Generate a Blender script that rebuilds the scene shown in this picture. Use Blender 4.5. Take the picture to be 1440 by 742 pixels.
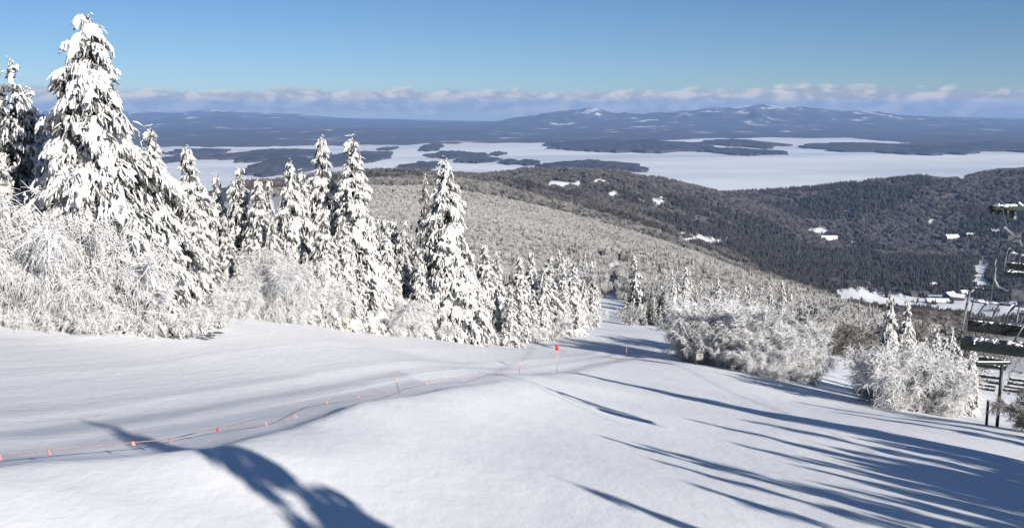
import bpy, math, random
import numpy as np
from mathutils import Vector, Matrix

R = math.radians
random.seed(7)
for o in list(bpy.data.objects):
    bpy.data.objects.remove(o)
SC = bpy.context.scene
COL = SC.collection

# ------------------------------------------------------------------ camera, sky, sun, exposure
FPX, PITCH = 1383.0, R(9.1)          # focal length in photo pixels (1440 wide), downward pitch
cam = bpy.data.cameras.new('camera')
cam.sensor_width = 36.0
cam.lens = 36.0 * FPX / 1440.0
cam.clip_start, cam.clip_end = 0.2, 200000.0
cam_o = bpy.data.objects.new('camera', cam)
cam_o.location = (0, 0, 0)
cam_o.rotation_euler = (R(90) - PITCH, 0, 0)
COL.objects.link(cam_o)
SC.camera = cam_o

HEAD, ELEV = R(-39), R(21)           # heading of the sunlight (left of forward), sun elevation
SUNH = np.array([math.sin(HEAD), math.cos(HEAD)])
world = bpy.data.worlds.new('World')
SC.world = world
world.use_nodes = True
wn, wl = world.node_tree.nodes, world.node_tree.links
wn.clear()
w_out = wn.new('ShaderNodeOutputWorld')
w_bg = wn.new('ShaderNodeBackground')
w_bg.inputs['Strength'].default_value = 0.05
sky = wn.new('ShaderNodeTexSky')
sky.sky_type = 'NISHITA'
sky.sun_disc = False
sky.sun_elevation = ELEV
sky.sun_rotation = R(180) + HEAD
sky.altitude = 3000
sky.air_density, sky.dust_density, sky.ozone_density = 1.0, 0.0, 5.5


def wnode(t, **kw):
    n = wn.new(t)
    for k, v in kw.items():
        setattr(n, k, v)
    return n


def wmath(op, a, b=None, clamp=False):
    n = wnode('ShaderNodeMath', operation=op, use_clamp=clamp)
    for i, v in enumerate((a, b)):
        if v is None:
            continue
        if isinstance(v, (int, float)):
            n.inputs[i].default_value = v
        else:
            wl.new(v, n.inputs[i])
    return n.outputs[0]


# a low bank of cumulus over the far mountains, all round the horizon
tc = wnode('ShaderNodeTexCoord')
sep = wnode('ShaderNodeSeparateXYZ')
wl.new(tc.outputs['Generated'], sep.inputs[0])
az = wmath('ARCTAN2', sep.outputs['X'], sep.outputs['Y'])
comb = wnode('ShaderNodeCombineXYZ')
wl.new(wmath('MULTIPLY', az, 19.0), comb.inputs['X'])
wl.new(wmath('MULTIPLY', sep.outputs['Z'], 46.0), comb.inputs['Y'])
n1 = wnode('ShaderNodeTexNoise')
n1.inputs['Scale'].default_value = 1.6
n1.inputs['Detail'].default_value = 7.0
n1.inputs['Roughness'].default_value = 0.56
n1.inputs['Distortion'].default_value = 0.35
wl.new(comb.outputs[0], n1.inputs['Vector'])
comb2 = wnode('ShaderNodeCombineXYZ')
wl.new(wmath('MULTIPLY', az, 5.5), comb2.inputs['X'])
n2 = wnode('ShaderNodeTexNoise')
n2.inputs['Scale'].default_value = 1.0
n2.inputs['Detail'].default_value = 2.0
wl.new(comb2.outputs[0], n2.inputs['Vector'])
# band: fades in from below, ends at an uneven top
top = wmath('ADD', wmath('MULTIPLY', n2.outputs['Fac'], 0.020), 0.0150)
up = wmath('DIVIDE', wmath('SUBTRACT', top, sep.outputs['Z']), 0.013, True)
lo = wmath('DIVIDE', wmath('ADD', sep.outputs['Z'], 0.016), 0.012, True)
band = wmath('MULTIPLY', up, lo)
dens = wmath('ADD', wmath('SUBTRACT', n1.outputs['Fac'], 0.86), wmath('MULTIPLY', band, 0.64))
dens = wmath('MULTIPLY', dens, 5.0, True)
dens = wmath('MULTIPLY', dens, 0.86)
# sunlit knobs of the clouds against their lavender body
comb3 = wnode('ShaderNodeCombineXYZ')
wl.new(wmath('MULTIPLY', wmath('SUBTRACT', az, 0.010), 19.0), comb3.inputs['X'])
wl.new(wmath('MULTIPLY', wmath('ADD', sep.outputs['Z'], 0.0035), 46.0), comb3.inputs['Y'])
n3 = wnode('ShaderNodeTexNoise')
for k in ('Scale', 'Detail', 'Roughness', 'Distortion'):
    n3.inputs[k].default_value = n1.inputs[k].default_value
wl.new(comb3.outputs[0], n3.inputs['Vector'])
lit = wmath('MULTIPLY', wmath('SUBTRACT', n1.outputs['Fac'], n3.outputs['Fac']), 5.5)
lit = wmath('ADD', lit, 0.40, True)
ccol = wnode('ShaderNodeMix', data_type='RGBA')
ccol.inputs['A'].default_value = (4.9, 5.35, 6.5, 1)
ccol.inputs['B'].default_value = (9.2, 8.8, 8.7, 1)
wl.new(lit, ccol.inputs['Factor'])
cmix = wnode('ShaderNodeMix', data_type='RGBA')
wl.new(dens, cmix.inputs['Factor'])
wl.new(sky.outputs[0], cmix.inputs['A'])
wl.new(ccol.outputs['Result'], cmix.inputs['B'])
wl.new(cmix.outputs['Result'], w_bg.inputs['Color'])
wl.new(w_bg.outputs[0], w_out.inputs['Surface'])

sun = bpy.data.lights.new('sun', 'SUN')
sun.energy = 5.0
sun.angle = R(0.53)
sun.color = (1.0, 0.945, 0.87)
sun_o = bpy.data.objects.new('sun', sun)
sdir = Vector((SUNH[0] * math.cos(ELEV), SUNH[1] * math.cos(ELEV), -math.sin(ELEV)))
sun_o.rotation_euler = sdir.to_track_quat('-Z', 'Y').to_euler()
sun_o.location = (60, -60, 60)
COL.objects.link(sun_o)

SC.render.engine = 'CYCLES'
SC.view_settings.view_transform = 'Standard'
SC.view_settings.look = 'None'
SC.view_settings.gamma = 1.0
SC.view_settings.exposure = 0.72
SC.view_settings.use_curve_mapping = False
SC.cycles.volume_bounces = 0
SC.cycles.max_bounces = 6
SC.cycles.diffuse_bounces = 3
SC.cycles.use_denoising = True


# ------------------------------------------------------------------ helpers
def tag(o, label=None, cat=None, group=None, kind=None):
    if label:
        o['label'] = label
    if cat:
        o['category'] = cat
    if group:
        o['group'] = group
    if kind:
        o['kind'] = kind
    return o


def empty(name, loc=(0, 0, 0), rz=0.0):
    o = bpy.data.objects.new(name, None)
    o.location = loc
    o.rotation_euler = (0, 0, rz)
    o.empty_display_size = 0.3
    COL.objects.link(o)
    return o


def link(name, me, parent=None, mat=None):
    o = bpy.data.objects.new(name, me)
    if mat is not None and not me.materials:
        me.materials.append(mat)
    COL.objects.link(o)
    if parent is not None:
        o.parent = parent
    return o


def np_mesh(name, verts, faces, smooth=True):
    """faces: list of (n,k) int arrays, k = 3 or 4"""
    me = bpy.data.meshes.new(name)
    verts = np.asarray(verts, dtype=np.float32)
    me.vertices.add(len(verts))
    me.vertices.foreach_set('co', verts.ravel())
    loops = np.concatenate([f.ravel() for f in faces]).astype(np.int32)
    tot = np.concatenate([np.full(len(f), f.shape[1]) for f in faces]).astype(np.int32)
    start = np.concatenate([[0], np.cumsum(tot)[:-1]]).astype(np.int32)
    me.loops.add(len(loops))
    me.loops.foreach_set('vertex_index', loops)
    me.polygons.add(len(tot))
    me.polygons.foreach_set('loop_start', start)
    me.polygons.foreach_set('loop_total', tot)
    me.polygons.foreach_set('use_smooth', np.full(len(tot), smooth, dtype=bool))
    me.update(calc_edges=True)
    return me


class MB:
    """collects boxes, bars and tubes for one mesh"""
    def __init__(self):
        self.v, self.f = [], []

    def box(self, lo, hi, M=None):
        b = len(self.v)
        for z in (lo[2], hi[2]):
            for x, y in ((lo[0], lo[1]), (hi[0], lo[1]), (hi[0], hi[1]), (lo[0], hi[1])):
                p = Vector((x, y, z))
                self.v.append(tuple(M @ p if M is not None else p))
        for q in ((0, 3, 2, 1), (4, 5, 6, 7), (0, 1, 5, 4), (1, 2, 6, 5), (2, 3, 7, 6), (3, 0, 4, 7)):
            self.f.append(tuple(b + i for i in q))
        return self

    def tube(self, pts, rad, sides=8, taper=None):
        pts = [Vector(p) for p in pts]
        b = len(self.v)
        n = len(pts)
        up = Vector((0, 0, 1))
        for i, p in enumerate(pts):
            t = (pts[min(i + 1, n - 1)] - pts[max(i - 1, 0)]).normalized()
            a = t.cross(up)
            if a.length < 1e-3:
                a = t.cross(Vector((1, 0, 0)))
            a.normalize()
            c = t.cross(a).normalized()
            r = rad if taper is None else rad + (taper - rad) * i / max(1, n - 1)
            for k in range(sides):
                g = 2 * math.pi * k / sides
                self.v.append(tuple(p + a * (r * math.cos(g)) + c * (r * math.sin(g))))
        for i in range(n - 1):
            for k in range(sides):
                k2 = (k + 1) % sides
                self.f.append((b + i * sides + k, b + i * sides + k2, b + (i + 1) * sides + k2, b + (i + 1) * sides + k))
        self.f.append(tuple(b + k for k in reversed(range(sides))))
        self.f.append(tuple(b + (n - 1) * sides + k for k in range(sides)))
        return self

    def poly(self, pts):
        b = len(self.v)
        self.v += [tuple(p) for p in pts]
        self.f.append(tuple(range(b, b + len(pts))))
        return self

    def prism(self, prof, x0, x1, M=None):
        """profile in (y,z), extruded along x"""
        b = len(self.v)
        n = len(prof)
        for x in (x0, x1):
            for y, z in prof:
                p = Vector((x, y, z))
                self.v.append(tuple(M @ p if M is not None else p))
        self.f.append(tuple(b + i for i in range(n)))
        self.f.append(tuple(b + n + i for i in reversed(range(n))))
        for i in range(n):
            j = (i + 1) % n
            self.f.append((b + i, b + n + i, b + n + j, b + j))
        return self

    def mesh(self, name, smooth=False):
        me = bpy.data.meshes.new(name)
        me.from_pydata(self.v, [], self.f)
        me.update()
        import bmesh
        bm = bmesh.new()
        bm.from_mesh(me)
        bmesh.ops.recalc_face_normals(bm, faces=bm.faces)
        bm.to_mesh(me)
        bm.free()
        if smooth:
            for p in me.polygons:
                p.use_smooth = True
        return me

    def build(self, name, mat, parent=None, smooth=False):
        return link(name, self.mesh(name, smooth), parent, mat)


def vnoise(x, y, seed=0):
    xi, yi = np.floor(x), np.floor(y)
    fx, fy = x - xi, y - yi
    fx, fy = fx * fx * (3 - 2 * fx), fy * fy * (3 - 2 * fy)

    def h(a, b):
        s = np.sin(a * 127.1 + b * 311.7 + seed * 74.7) * 43758.5453
        return s - np.floor(s)
    return (h(xi, yi) * (1 - fx) + h(xi + 1, yi) * fx) * (1 - fy) + (h(xi, yi + 1) * (1 - fx) + h(xi + 1, yi + 1) * fx) * fy - 0.5


def fbm(x, y, seed=0, oct=4):
    s, a = 0.0, 1.0
    for k in range(oct):
        s = s + a * vnoise(x * 2 ** k + 17.3 * k, y * 2 ** k - 9.1 * k, seed + k)
        a *= 0.5
    return s


def sstep(a, b, x):
    t = np.clip((x - a) / (b - a), 0, 1)
    return t * t * (3 - 2 * t)


CP, SP = math.cos(PITCH), math.sin(PITCH)


def at(px, py, d):
    """world point seen at a photo pixel, d metres in front (along +Y)"""
    xc, yc = (px - 720) / FPX, (371 - py) / FPX
    k = d / (CP + yc * SP)
    return np.array([xc * k, d, k * (yc * CP - SP)])


def project(x, y, z):
    dep = y * CP - z * SP
    return 720 + FPX * x / dep, 371 - FPX * (y * SP + z * CP) / dep


def tps_fit(pts, vals, lam=0.0):
    n = len(pts)
    d = np.linalg.norm(pts[:, None] - pts[None], axis=2)
    K = np.where(d > 0, d * d * np.log(d + 1e-12), 0) + lam * np.eye(n)
    P = np.hstack([np.ones((n, 1)), pts])
    A = np.zeros((n + 3, n + 3))
    A[:n, :n], A[:n, n:], A[n:, :n] = K, P, P.T
    return np.linalg.solve(A, np.concatenate([vals, np.zeros(3)]))


def tps_eval(pts, w, q):
    out = np.zeros(len(q))
    n = len(pts)
    for s in range(0, len(q), 20000):
        c = q[s:s + 20000]
        d2 = ((c[:, None] - pts[None]) ** 2).sum(2)
        out[s:s + 20000] = (0.5 * d2 * np.log(d2 + 1e-18)) @ w[:n] + w[n] + c @ w[n + 1:]
    return out


# ------------------------------------------------------------------ the lie of the land
NEAR = [(0, 655, 10.3), (240, 628, 12.4), (470, 572, 20), (730, 519, 36), (900, 506, 57),
        (0, 560, 16.5), (250, 540, 21), (450, 520, 28), (600, 505, 40), (760, 492, 58), (850, 480, 76),
        (0, 452, 29), (200, 456, 31), (330, 444, 35), (450, 450, 41), (560, 466, 49), (640, 475, 55), (720, 477, 63),
        (800, 467, 78), (850, 460, 94), (930, 470, 88), (900, 463, 98),
        (1000, 512, 56), (1080, 537, 50), (1210, 577, 43), (1300, 590, 40), (1370, 592, 38), (1440, 606, 36),
        (1440, 742, 18.5), (1200, 742, 15.5), (960, 742, 13.2), (720, 742, 11.7), (400, 742, 9.8), (0, 742, 8.2),
        (1000, 640, 25), (1200, 660, 25), (700, 620, 20), (850, 560, 35),
        (1140, 545, 62), (1160, 520, 76), (1185, 497, 100), (960, 484, 74), (1060, 500, 84),
        (1300, 560, 62), (1420, 590, 62), (1380, 560, 90)]


def base_plane(x, y):
    return -3.0 - 0.19 * y - 0.21 * x


_n = np.array([at(*c) for c in NEAR])
_extra = [(-25, 5), (-30, 20), (-20, -20), (20, -25), (0, -30), (35, 0), (45, 20), (60, -10), (-45, 45), (-40, 70), (8, -4), (25, 10)]
_en = np.array([(x, y, base_plane(x, y) + (0.0 if y < 30 else -4.0)) for x, y in _extra])
_n = np.vstack([_n, _en])
_nw = tps_fit(_n[:, :2] / 50, _n[:, 2] - base_plane(_n[:, 0], _n[:, 1]), 0.01)

FAR = [  # just past the piste, the trail dropping away
    (850, 459, 96), (930, 470, 92), (855, 434, 165), (868, 408, 300), (882, 372, 480), (700, 420, 130), (600, 420, 110), (450, 420, 100),
    (300, 420, 90), (150, 420, 80), (-50, 420, 80), (1000, 470, 130), (1150, 490, 130), (1000, 440, 220), (1150, 470, 230),
    (1300, 540, 120), (1440, 570, 110), (1300, 500, 250), (1440, 520, 260), (1560, 560, 150),
    # frosted hill
    (700, 400, 240), (600, 370, 330), (540, 300, 620), (620, 300, 620), (700, 330, 480), (780, 345, 520), (850, 352, 600), (900, 345, 700),
    (520, 262, 950), (580, 256, 950), (650, 262, 900), (760, 290, 850), (900, 331, 800), (1000, 366, 760), (1075, 400, 700),
    (650, 272, 1300), (800, 305, 1200), (950, 355, 1100), (1050, 395, 1000), (1130, 420, 900),
    # knoll in front of it
    (900, 365, 430), (960, 376, 420), (1060, 402, 400), (1180, 436, 380), (920, 380, 560), (1100, 425, 560), (960, 410, 300), (1080, 430, 320),
    (1250, 450, 600), (1250, 450, 900), (1400, 470, 700), (1400, 450, 1100), (1200, 440, 1400),
    # valley
    (1100, 405, 1800), (1200, 412, 2000), (1300, 420, 2050), (1440, 420, 2000), (1300, 440, 1850), (1440, 445, 1800),
    (1200, 352, 2900), (1440, 345, 2900), (1320, 380, 2450), (1000, 345, 2450), (1100, 350, 2700), (1150, 327, 3150), (1340, 335, 3150), (1060, 380, 2100),
    # middle ridge
    (560, 246, 2300), (620, 252, 2400), (700, 250, 2900), (760, 242, 3050), (830, 243, 3150), (900, 252, 3150), (980, 269, 3300), (1050, 279, 3600),
    (700, 268, 2000), (800, 285, 2200), (900, 305, 2150), (950, 335, 1900), (1000, 300, 2900), (850, 265, 2700), (850, 330, 1500),
    # right ridge
    (1060, 277, 4250), (1150, 264, 4050), (1230, 258, 3950), (1300, 257, 3900), (1380, 250, 3850), (1460, 243, 3800), (1600, 240, 3800),
    (1300, 300, 3400), (1150, 300, 3500), (1440, 295, 3350),
    # left, hidden by the trees
    (330, 290, 1400), (200, 295, 1400), (50, 300, 1400), (-150, 300, 1400), (330, 280, 3000), (150, 282, 3000), (-150, 282, 3000), (450, 275, 1500),
    (450, 262, 2800)]
for _px in (-300, 0, 250, 400, 550, 700, 850, 1000, 1150, 1300, 1450, 1700):
    FAR.append((_px, None, 4900))
    FAR.append((_px, None, 5600))
    FAR.append((_px, None, 7200))
_f = []
for px, py, d in FAR:
    if py is None:
        x = (px - 720) / FPX * (d * CP + 500 * SP)
        z = {4900: -492, 5600: -506, 7200: -520}[d]
        if d == 4900 and px > 1200:
            z = -440
        _f.append((x, d, z))
    else:
        _f.append(at(px, py, d))
_f = np.array(_f)


def polar(x, y):
    th = np.degrees(np.arctan2(x, y))
    a = np.abs(th)
    th = np.where(a > 42, np.sign(th) * 42 * (1 - (a - 42) / 138), th)
    return th, np.hypot(x, y)


_th, _r = polar(_f[:, 0], _f[:, 1])
_fq = np.stack([_th / 30, np.log(_r)], 1)
_fw = tps_fit(_fq, _f[:, 2] / _r, 0.002)

ROPE = np.array([at(*c)[:2] for c in ((-80, 672, 9.6), (0, 655, 10.3), (240, 628, 12.4), (470, 572, 20), (600, 545, 27), (730, 519, 36), (900, 506, 57), (925, 500, 66))])


def rope_dist(x, y):
    """signed distance to the rope line: positive on the groomed (left) side"""
    best = np.full(x.shape, 1e9)
    sg = np.ones(x.shape)
    for a, b in zip(ROPE[:-1], ROPE[1:]):
        d = b - a
        L = np.hypot(*d)
        t = np.clip(((x - a[0]) * d[0] + (y - a[1]) * d[1]) / L ** 2, 0, 1)
        qx, qy = x - a[0] - t * d[0], y - a[1] - t * d[1]
        dd = np.hypot(qx, qy)
        s = np.sign(d[0] * qy - d[1] * qx)
        sg = np.where(dd < best, s, sg)
        best = np.minimum(best, dd)
    return best * sg


def H(x, y):
    x, y = np.atleast_1d(np.asarray(x, float)), np.atleast_1d(np.asarray(y, float))
    r = np.hypot(x, y)
    zn = base_plane(x, y) + tps_eval(_n[:, :2] / 50, _nw, np.stack([x, y], 1) / 50)
    rr = np.maximum(r, 20)
    th, _ = polar(x, y)
    zf = tps_eval(_fq, _fw, np.stack([th / 30, np.log(rr)], 1)) * rr
    w = sstep(math.log(88), math.log(150), np.log(np.maximum(r, 1)))
    z = zn * (1 - w) + zf * w
    # piste bank along the rope, low ridges added to imitate the lift ropes' shadow bands, wind drift
    near = 1 - sstep(60, 110, r)
    sd = rope_dist(x, y)
    z = z - near * 0.15 * sstep(-0.2, 1.1, sd) + near * (1 - sstep(20, 42, r)) * 0.30 * (0.9 + 0.5 * fbm(x * 0.3, y * 0.3, 91, 2)) * np.exp(-((sd + 0.8) / np.where(sd > -0.8, 0.5, 1.9)) ** 2)
    u = sd + 0.25 * fbm(x * 0.13, y * 0.13, 3, 2)
    groom = near * sstep(0.3, 1.2, sd)
    for c, hgt in ((1.9, 0.035), (3.3, 0.04), (6.4, 0.025), (10.4, 0.03), (14.0, 0.025)):
        e = u - c
        z = z + groom * hgt * np.exp(-(e / 0.28) ** 2)
    z = z + near * 0.15 * fbm(x * 0.08, y * 0.08, 11, 3)
    z = z + near * (1 - groom) * 0.05 * fbm(x * 0.5 + y * 0.2, y * 0.16, 21, 3)
    z = z + sstep(150, 400, r) * np.minimum(r * 0.012, 26) * fbm(x / 260, y / 260, 5, 4)
    return z


def Hs(x, y):
    return float(H(x, y)[0])


def foot(px, d):
    """ground point in the column of photo pixel px at forward distance d"""
    x = (px - 720) / FPX * d
    for _ in range(6):
        x = (px - 720) / FPX * (d * CP - Hs(x, d) * SP)
    return np.array([x, d, Hs(x, d)])


def ztop(py, d):
    yc = (371 - py) / FPX
    return d * (yc * CP - SP) / (CP + yc * SP)


# ------------------------------------------------------------------ materials
def mat(name):
    m = bpy.data.materials.new(name)
    m.use_nodes = True
    b = m.node_tree.nodes['Principled BSDF']
    return m, m.node_tree.nodes, m.node_tree.links, b


def noise_mat(name, c1, c2, scale=5.0, rough=0.7, bump=0.0, bscale=None, metal=0.0, lo=0.35, hi=0.65, coord='Object', bdist=0.02):
    m, n, l, b = mat(name)
    t = n.new('ShaderNodeTexCoord')
    x = n.new('ShaderNodeTexNoise')
    x.inputs['Scale'].default_value = scale
    x.inputs['Detail'].default_value = 5
    l.new(t.outputs[coord], x.inputs['Vector'])
    r = n.new('ShaderNodeValToRGB')
    r.color_ramp.elements[0].position, r.color_ramp.elements[1].position = lo, hi
    r.color_ramp.elements[0].color = (*c1, 1)
    r.color_ramp.elements[1].color = (*c2, 1)
    l.new(x.outputs['Fac'], r.inputs[0])
    l.new(r.outputs[0], b.inputs['Base Color'])
    b.inputs['Roughness'].default_value = rough
    b.inputs['Metallic'].default_value = metal
    b.inputs['Specular IOR Level'].default_value = 0.3
    if bump:
        y = n.new('ShaderNodeTexNoise')
        y.inputs['Scale'].default_value = bscale or scale * 3
        y.inputs['Detail'].default_value = 4
        l.new(t.outputs[coord], y.inputs['Vector'])
        bp = n.new('ShaderNodeBump')
        bp.inputs['Strength'].default_value = bump
        bp.inputs['Distance'].default_value = bdist
        l.new(y.outputs['Fac'], bp.inputs['Height'])
        l.new(bp.outputs[0], b.inputs['Normal'])
    return m


def per_object_tint(m, amount=0.10):
    """each copy a little lighter or darker"""
    n, l = m.node_tree.nodes, m.node_tree.links
    b = n['Principled BSDF']
    src = b.inputs['Base Color'].links[0].from_socket
    oi = n.new('ShaderNodeObjectInfo')
    mr = n.new('ShaderNodeMapRange')
    mr.inputs['To Min'].default_value = 1 - amount
    mr.inputs['To Max'].default_value = 1.0
    l.new(oi.outputs['Random'], mr.inputs['Value'])
    h = n.new('ShaderNodeHueSaturation')
    l.new(src, h.inputs['Color'])
    l.new(mr.outputs[0], h.inputs['Value'])
    l.new(h.outputs[0], b.inputs['Base Color'])
    return m


RIME = per_object_tint(noise_mat('rime', (0.46, 0.46, 0.465), (0.76, 0.755, 0.74), 15, 0.85, 1.0, 18, bdist=0.06, lo=0.34, hi=0.54), 0.06)
NEEDLE = noise_mat('spruce_needles', (0.026, 0.031, 0.026), (0.22, 0.22, 0.215), 14, 0.8, 0.6, 40)
BARK = noise_mat('bark', (0.05, 0.042, 0.036), (0.13, 0.115, 0.10), 9, 0.9, 0.6, 30)
FROST = per_object_tint(noise_mat('frosted_twig', (0.60, 0.603, 0.61), (0.79, 0.79, 0.79), 3.5, 0.8), 0.08)
TWIG = noise_mat('bare_twig', (0.10, 0.088, 0.08), (0.30, 0.285, 0.275), 4, 0.9)
FROSTSTEM = noise_mat('frosted_stem', (0.30, 0.30, 0.30), (0.68, 0.68, 0.69), 5, 0.85)
STEEL = noise_mat('galvanised_steel', (0.10, 0.108, 0.112), (0.24, 0.25, 0.255), 6, 0.5, metal=0.3)
GREEN = noise_mat('dark_green_paint', (0.012, 0.024, 0.02), (0.03, 0.045, 0.038), 5, 0.45)
DARKPAD = noise_mat('dark_vinyl', (0.012, 0.014, 0.016), (0.03, 0.032, 0.034), 8, 0.5)
CAPSNOW = noise_mat('cap_snow', (0.80, 0.81, 0.84), (0.90, 0.90, 0.91), 8, 0.7, 0.5, 14)
ORANGE = noise_mat('orange_plastic', (0.78, 0.30, 0.20), (0.84, 0.40, 0.30), 20, 0.5)
RED = noise_mat('red_plastic', (0.55, 0.02, 0.03), (0.70, 0.035, 0.045), 20, 0.5)
ROPEM = noise_mat('rope', (0.30, 0.18, 0.16), (0.50, 0.33, 0.29), 30, 0.8)
BAMBOO = noise_mat('orange_bamboo', (0.70, 0.34, 0.24), (0.80, 0.48, 0.36), 12, 0.6)
YELLOW = noise_mat('yellow_foam', (0.70, 0.52, 0.26), (0.82, 0.66, 0.38), 9, 0.7)
WOODDK = noise_mat('dark_wood', (0.02, 0.018, 0.016), (0.05, 0.043, 0.038), 10, 0.8)
SIGNW = noise_mat('sign_face', (0.16, 0.158, 0.15), (0.34, 0.335, 0.32), 9, 0.6)


def snow_material():
    m, n, l, b = mat('snow_ground')
    t = n.new('ShaderNodeTexCoord')
    att = n.new('ShaderNodeAttribute')
    att.attribute_name = 'groomed'
    fo = n.new('ShaderNodeAttribute')
    fo.attribute_name = 'woodland'
    # colour: clean snow, packed and greyer where groomed, also darkened to imitate a slope turned off the sun; leaf litter and brush under the far woods
    nz = n.new('ShaderNodeTexNoise')
    nz.inputs['Scale'].default_value = 0.35
    nz.inputs['Detail'].default_value = 6
    l.new(t.outputs['Object'], nz.inputs['Vector'])
    cr = n.new('ShaderNodeValToRGB')
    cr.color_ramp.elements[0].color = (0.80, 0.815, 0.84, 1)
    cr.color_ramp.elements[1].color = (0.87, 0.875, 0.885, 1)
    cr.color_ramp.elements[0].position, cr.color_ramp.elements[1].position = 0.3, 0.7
    l.new(nz.outputs['Fac'], cr.inputs[0])
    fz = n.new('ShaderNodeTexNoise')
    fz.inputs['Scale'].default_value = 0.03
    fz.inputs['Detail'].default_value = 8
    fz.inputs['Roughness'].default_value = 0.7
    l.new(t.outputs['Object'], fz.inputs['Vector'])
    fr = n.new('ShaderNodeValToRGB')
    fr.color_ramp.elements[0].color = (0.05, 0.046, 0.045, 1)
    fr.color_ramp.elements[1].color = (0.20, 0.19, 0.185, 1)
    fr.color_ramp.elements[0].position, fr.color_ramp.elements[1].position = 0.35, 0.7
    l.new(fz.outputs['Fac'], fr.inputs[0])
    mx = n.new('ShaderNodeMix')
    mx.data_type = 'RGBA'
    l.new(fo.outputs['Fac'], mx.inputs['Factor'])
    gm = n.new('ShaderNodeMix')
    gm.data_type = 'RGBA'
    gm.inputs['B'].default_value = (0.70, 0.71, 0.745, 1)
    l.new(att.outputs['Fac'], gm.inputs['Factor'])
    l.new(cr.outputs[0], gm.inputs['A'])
    l.new(gm.outputs['Result'], mx.inputs['A'])
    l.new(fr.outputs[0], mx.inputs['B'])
    l.new(mx.outputs['Result'], b.inputs['Base Color'])
    b.inputs['Roughness'].default_value = 0.65
    b.inputs['Specular IOR Level'].default_value = 0.25
    # relief: wind crust everywhere, streaks along the run on the groomed side
    ru = n.new('ShaderNodeAttribute')
    ru.attribute_name = 'run_u'
    so = n.new('ShaderNodeSeparateXYZ')
    l.new(t.outputs['Object'], so.inputs[0])
    cu = n.new('ShaderNodeCombineXYZ')
    m1 = n.new('ShaderNodeMath')
    m1.operation = 'MULTIPLY'
    m1.inputs[1].default_value = 3.4
    m2 = n.new('ShaderNodeMath')
    m2.operation = 'MULTIPLY'
    m2.inputs[1].default_value = 0.07
    l.new(ru.outputs['Fac'], m1.inputs[0])
    l.new(so.outputs['Y'], m2.inputs[0])
    l.new(m1.outputs[0], cu.inputs['X'])
    l.new(m2.outputs[0], cu.inputs['Y'])
    mp = cu
    st = n.new('ShaderNodeTexNoise')
    st.inputs['Scale'].default_value = 1.3
    st.inputs['Detail'].default_value = 5
    l.new(mp.outputs[0], st.inputs['Vector'])
    g1 = n.new('ShaderNodeTexNoise')
    g1.inputs['Scale'].default_value = 2.4
    g1.inputs['Detail'].default_value = 7
    g1.inputs['Roughness'].default_value = 0.6
    mp2 = n.new('ShaderNodeMapping')
    mp2.inputs['Rotation'].default_value = (0, 0, R(-28))
    mp2.inputs['Scale'].default_value = (1.0, 0.38, 1)
    l.new(t.outputs['Object'], mp2.inputs['Vector'])
    l.new(mp2.outputs[0], g1.inputs['Vector'])
    b1 = n.new('ShaderNodeBump')
    b1.inputs['Distance'].default_value = 0.045
    b1.inputs['Strength'].default_value = 0.55
    l.new(g1.outputs['Fac'], b1.inputs['Height'])
    cu3 = n.new('ShaderNodeCombineXYZ')
    m3 = n.new('ShaderNodeMath')
    m3.operation = 'MULTIPLY'
    m3.inputs[1].default_value = 15.0
    l.new(ru.outputs['Fac'], m3.inputs[0])
    l.new(m3.outputs[0], cu3.inputs['X'])
    l.new(m2.outputs[0], cu3.inputs['Y'])
    st3 = n.new('ShaderNodeTexNoise')
    st3.inputs['Scale'].default_value = 1.0
    st3.inputs['Detail'].default_value = 3
    l.new(cu3.outputs[0], st3.inputs['Vector'])
    b3 = n.new('ShaderNodeBump')
    b3.inputs['Distance'].default_value = 0.012
    l.new(att.outputs['Fac'], b3.inputs['Strength'])
    l.new(st3.outputs['Fac'], b3.inputs['Height'])
    l.new(b1.outputs[0], b3.inputs['Normal'])
    b2 = n.new('ShaderNodeBump')
    b2.inputs['Distance'].default_value = 0.03
    l.new(att.outputs['Fac'], b2.inputs['Strength'])
    l.new(st.outputs['Fac'], b2.inputs['Height'])
    l.new(b3.outputs[0], b2.inputs['Normal'])
    l.new(b2.outputs[0], b.inputs['Normal'])
    return m


SNOW = snow_material()

# ------------------------------------------------------------------ ground sheet (one polar grid, camera-independent world heights)
th = np.concatenate([np.linspace(-33, 33, 400), np.linspace(34, 326, 110)[1:-1]])
th = np.radians(th)
rr = np.exp(np.linspace(math.log(1.2), math.log(6800), 430))
TT, RR = np.meshgrid(th, rr, indexing='xy')
gx, gy = RR * np.sin(TT), RR * np.cos(TT)
gz = H(gx.ravel(), gy.ravel())
nt, nr_ = len(th), len(rr)
gv = np.stack([gx.ravel(), gy.ravel(), gz], 1)
gv = np.vstack([gv, [[0, 0, Hs(0, 0)]]])
i, j = np.meshgrid(np.arange(nr_ - 1), np.arange(nt), indexing='ij')
j2 = (j + 1) % nt
gq = np.stack([i * nt + j, (i + 1) * nt + j, (i + 1) * nt + j2, i * nt + j2], 2).reshape(-1, 4)[:, ::-1]
gt = np.stack([np.full(nt, len(gv) - 1), np.arange(nt), (np.arange(nt) + 1) % nt], 1)[:, ::-1]
ground_me = np_mesh('ground', gv, [gq, gt])
ground = link('ground', ground_me, None, SNOW)
tag(ground, 'snow covered mountainside with groomed ski run falling to the valley', None, None, 'structure')

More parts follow.
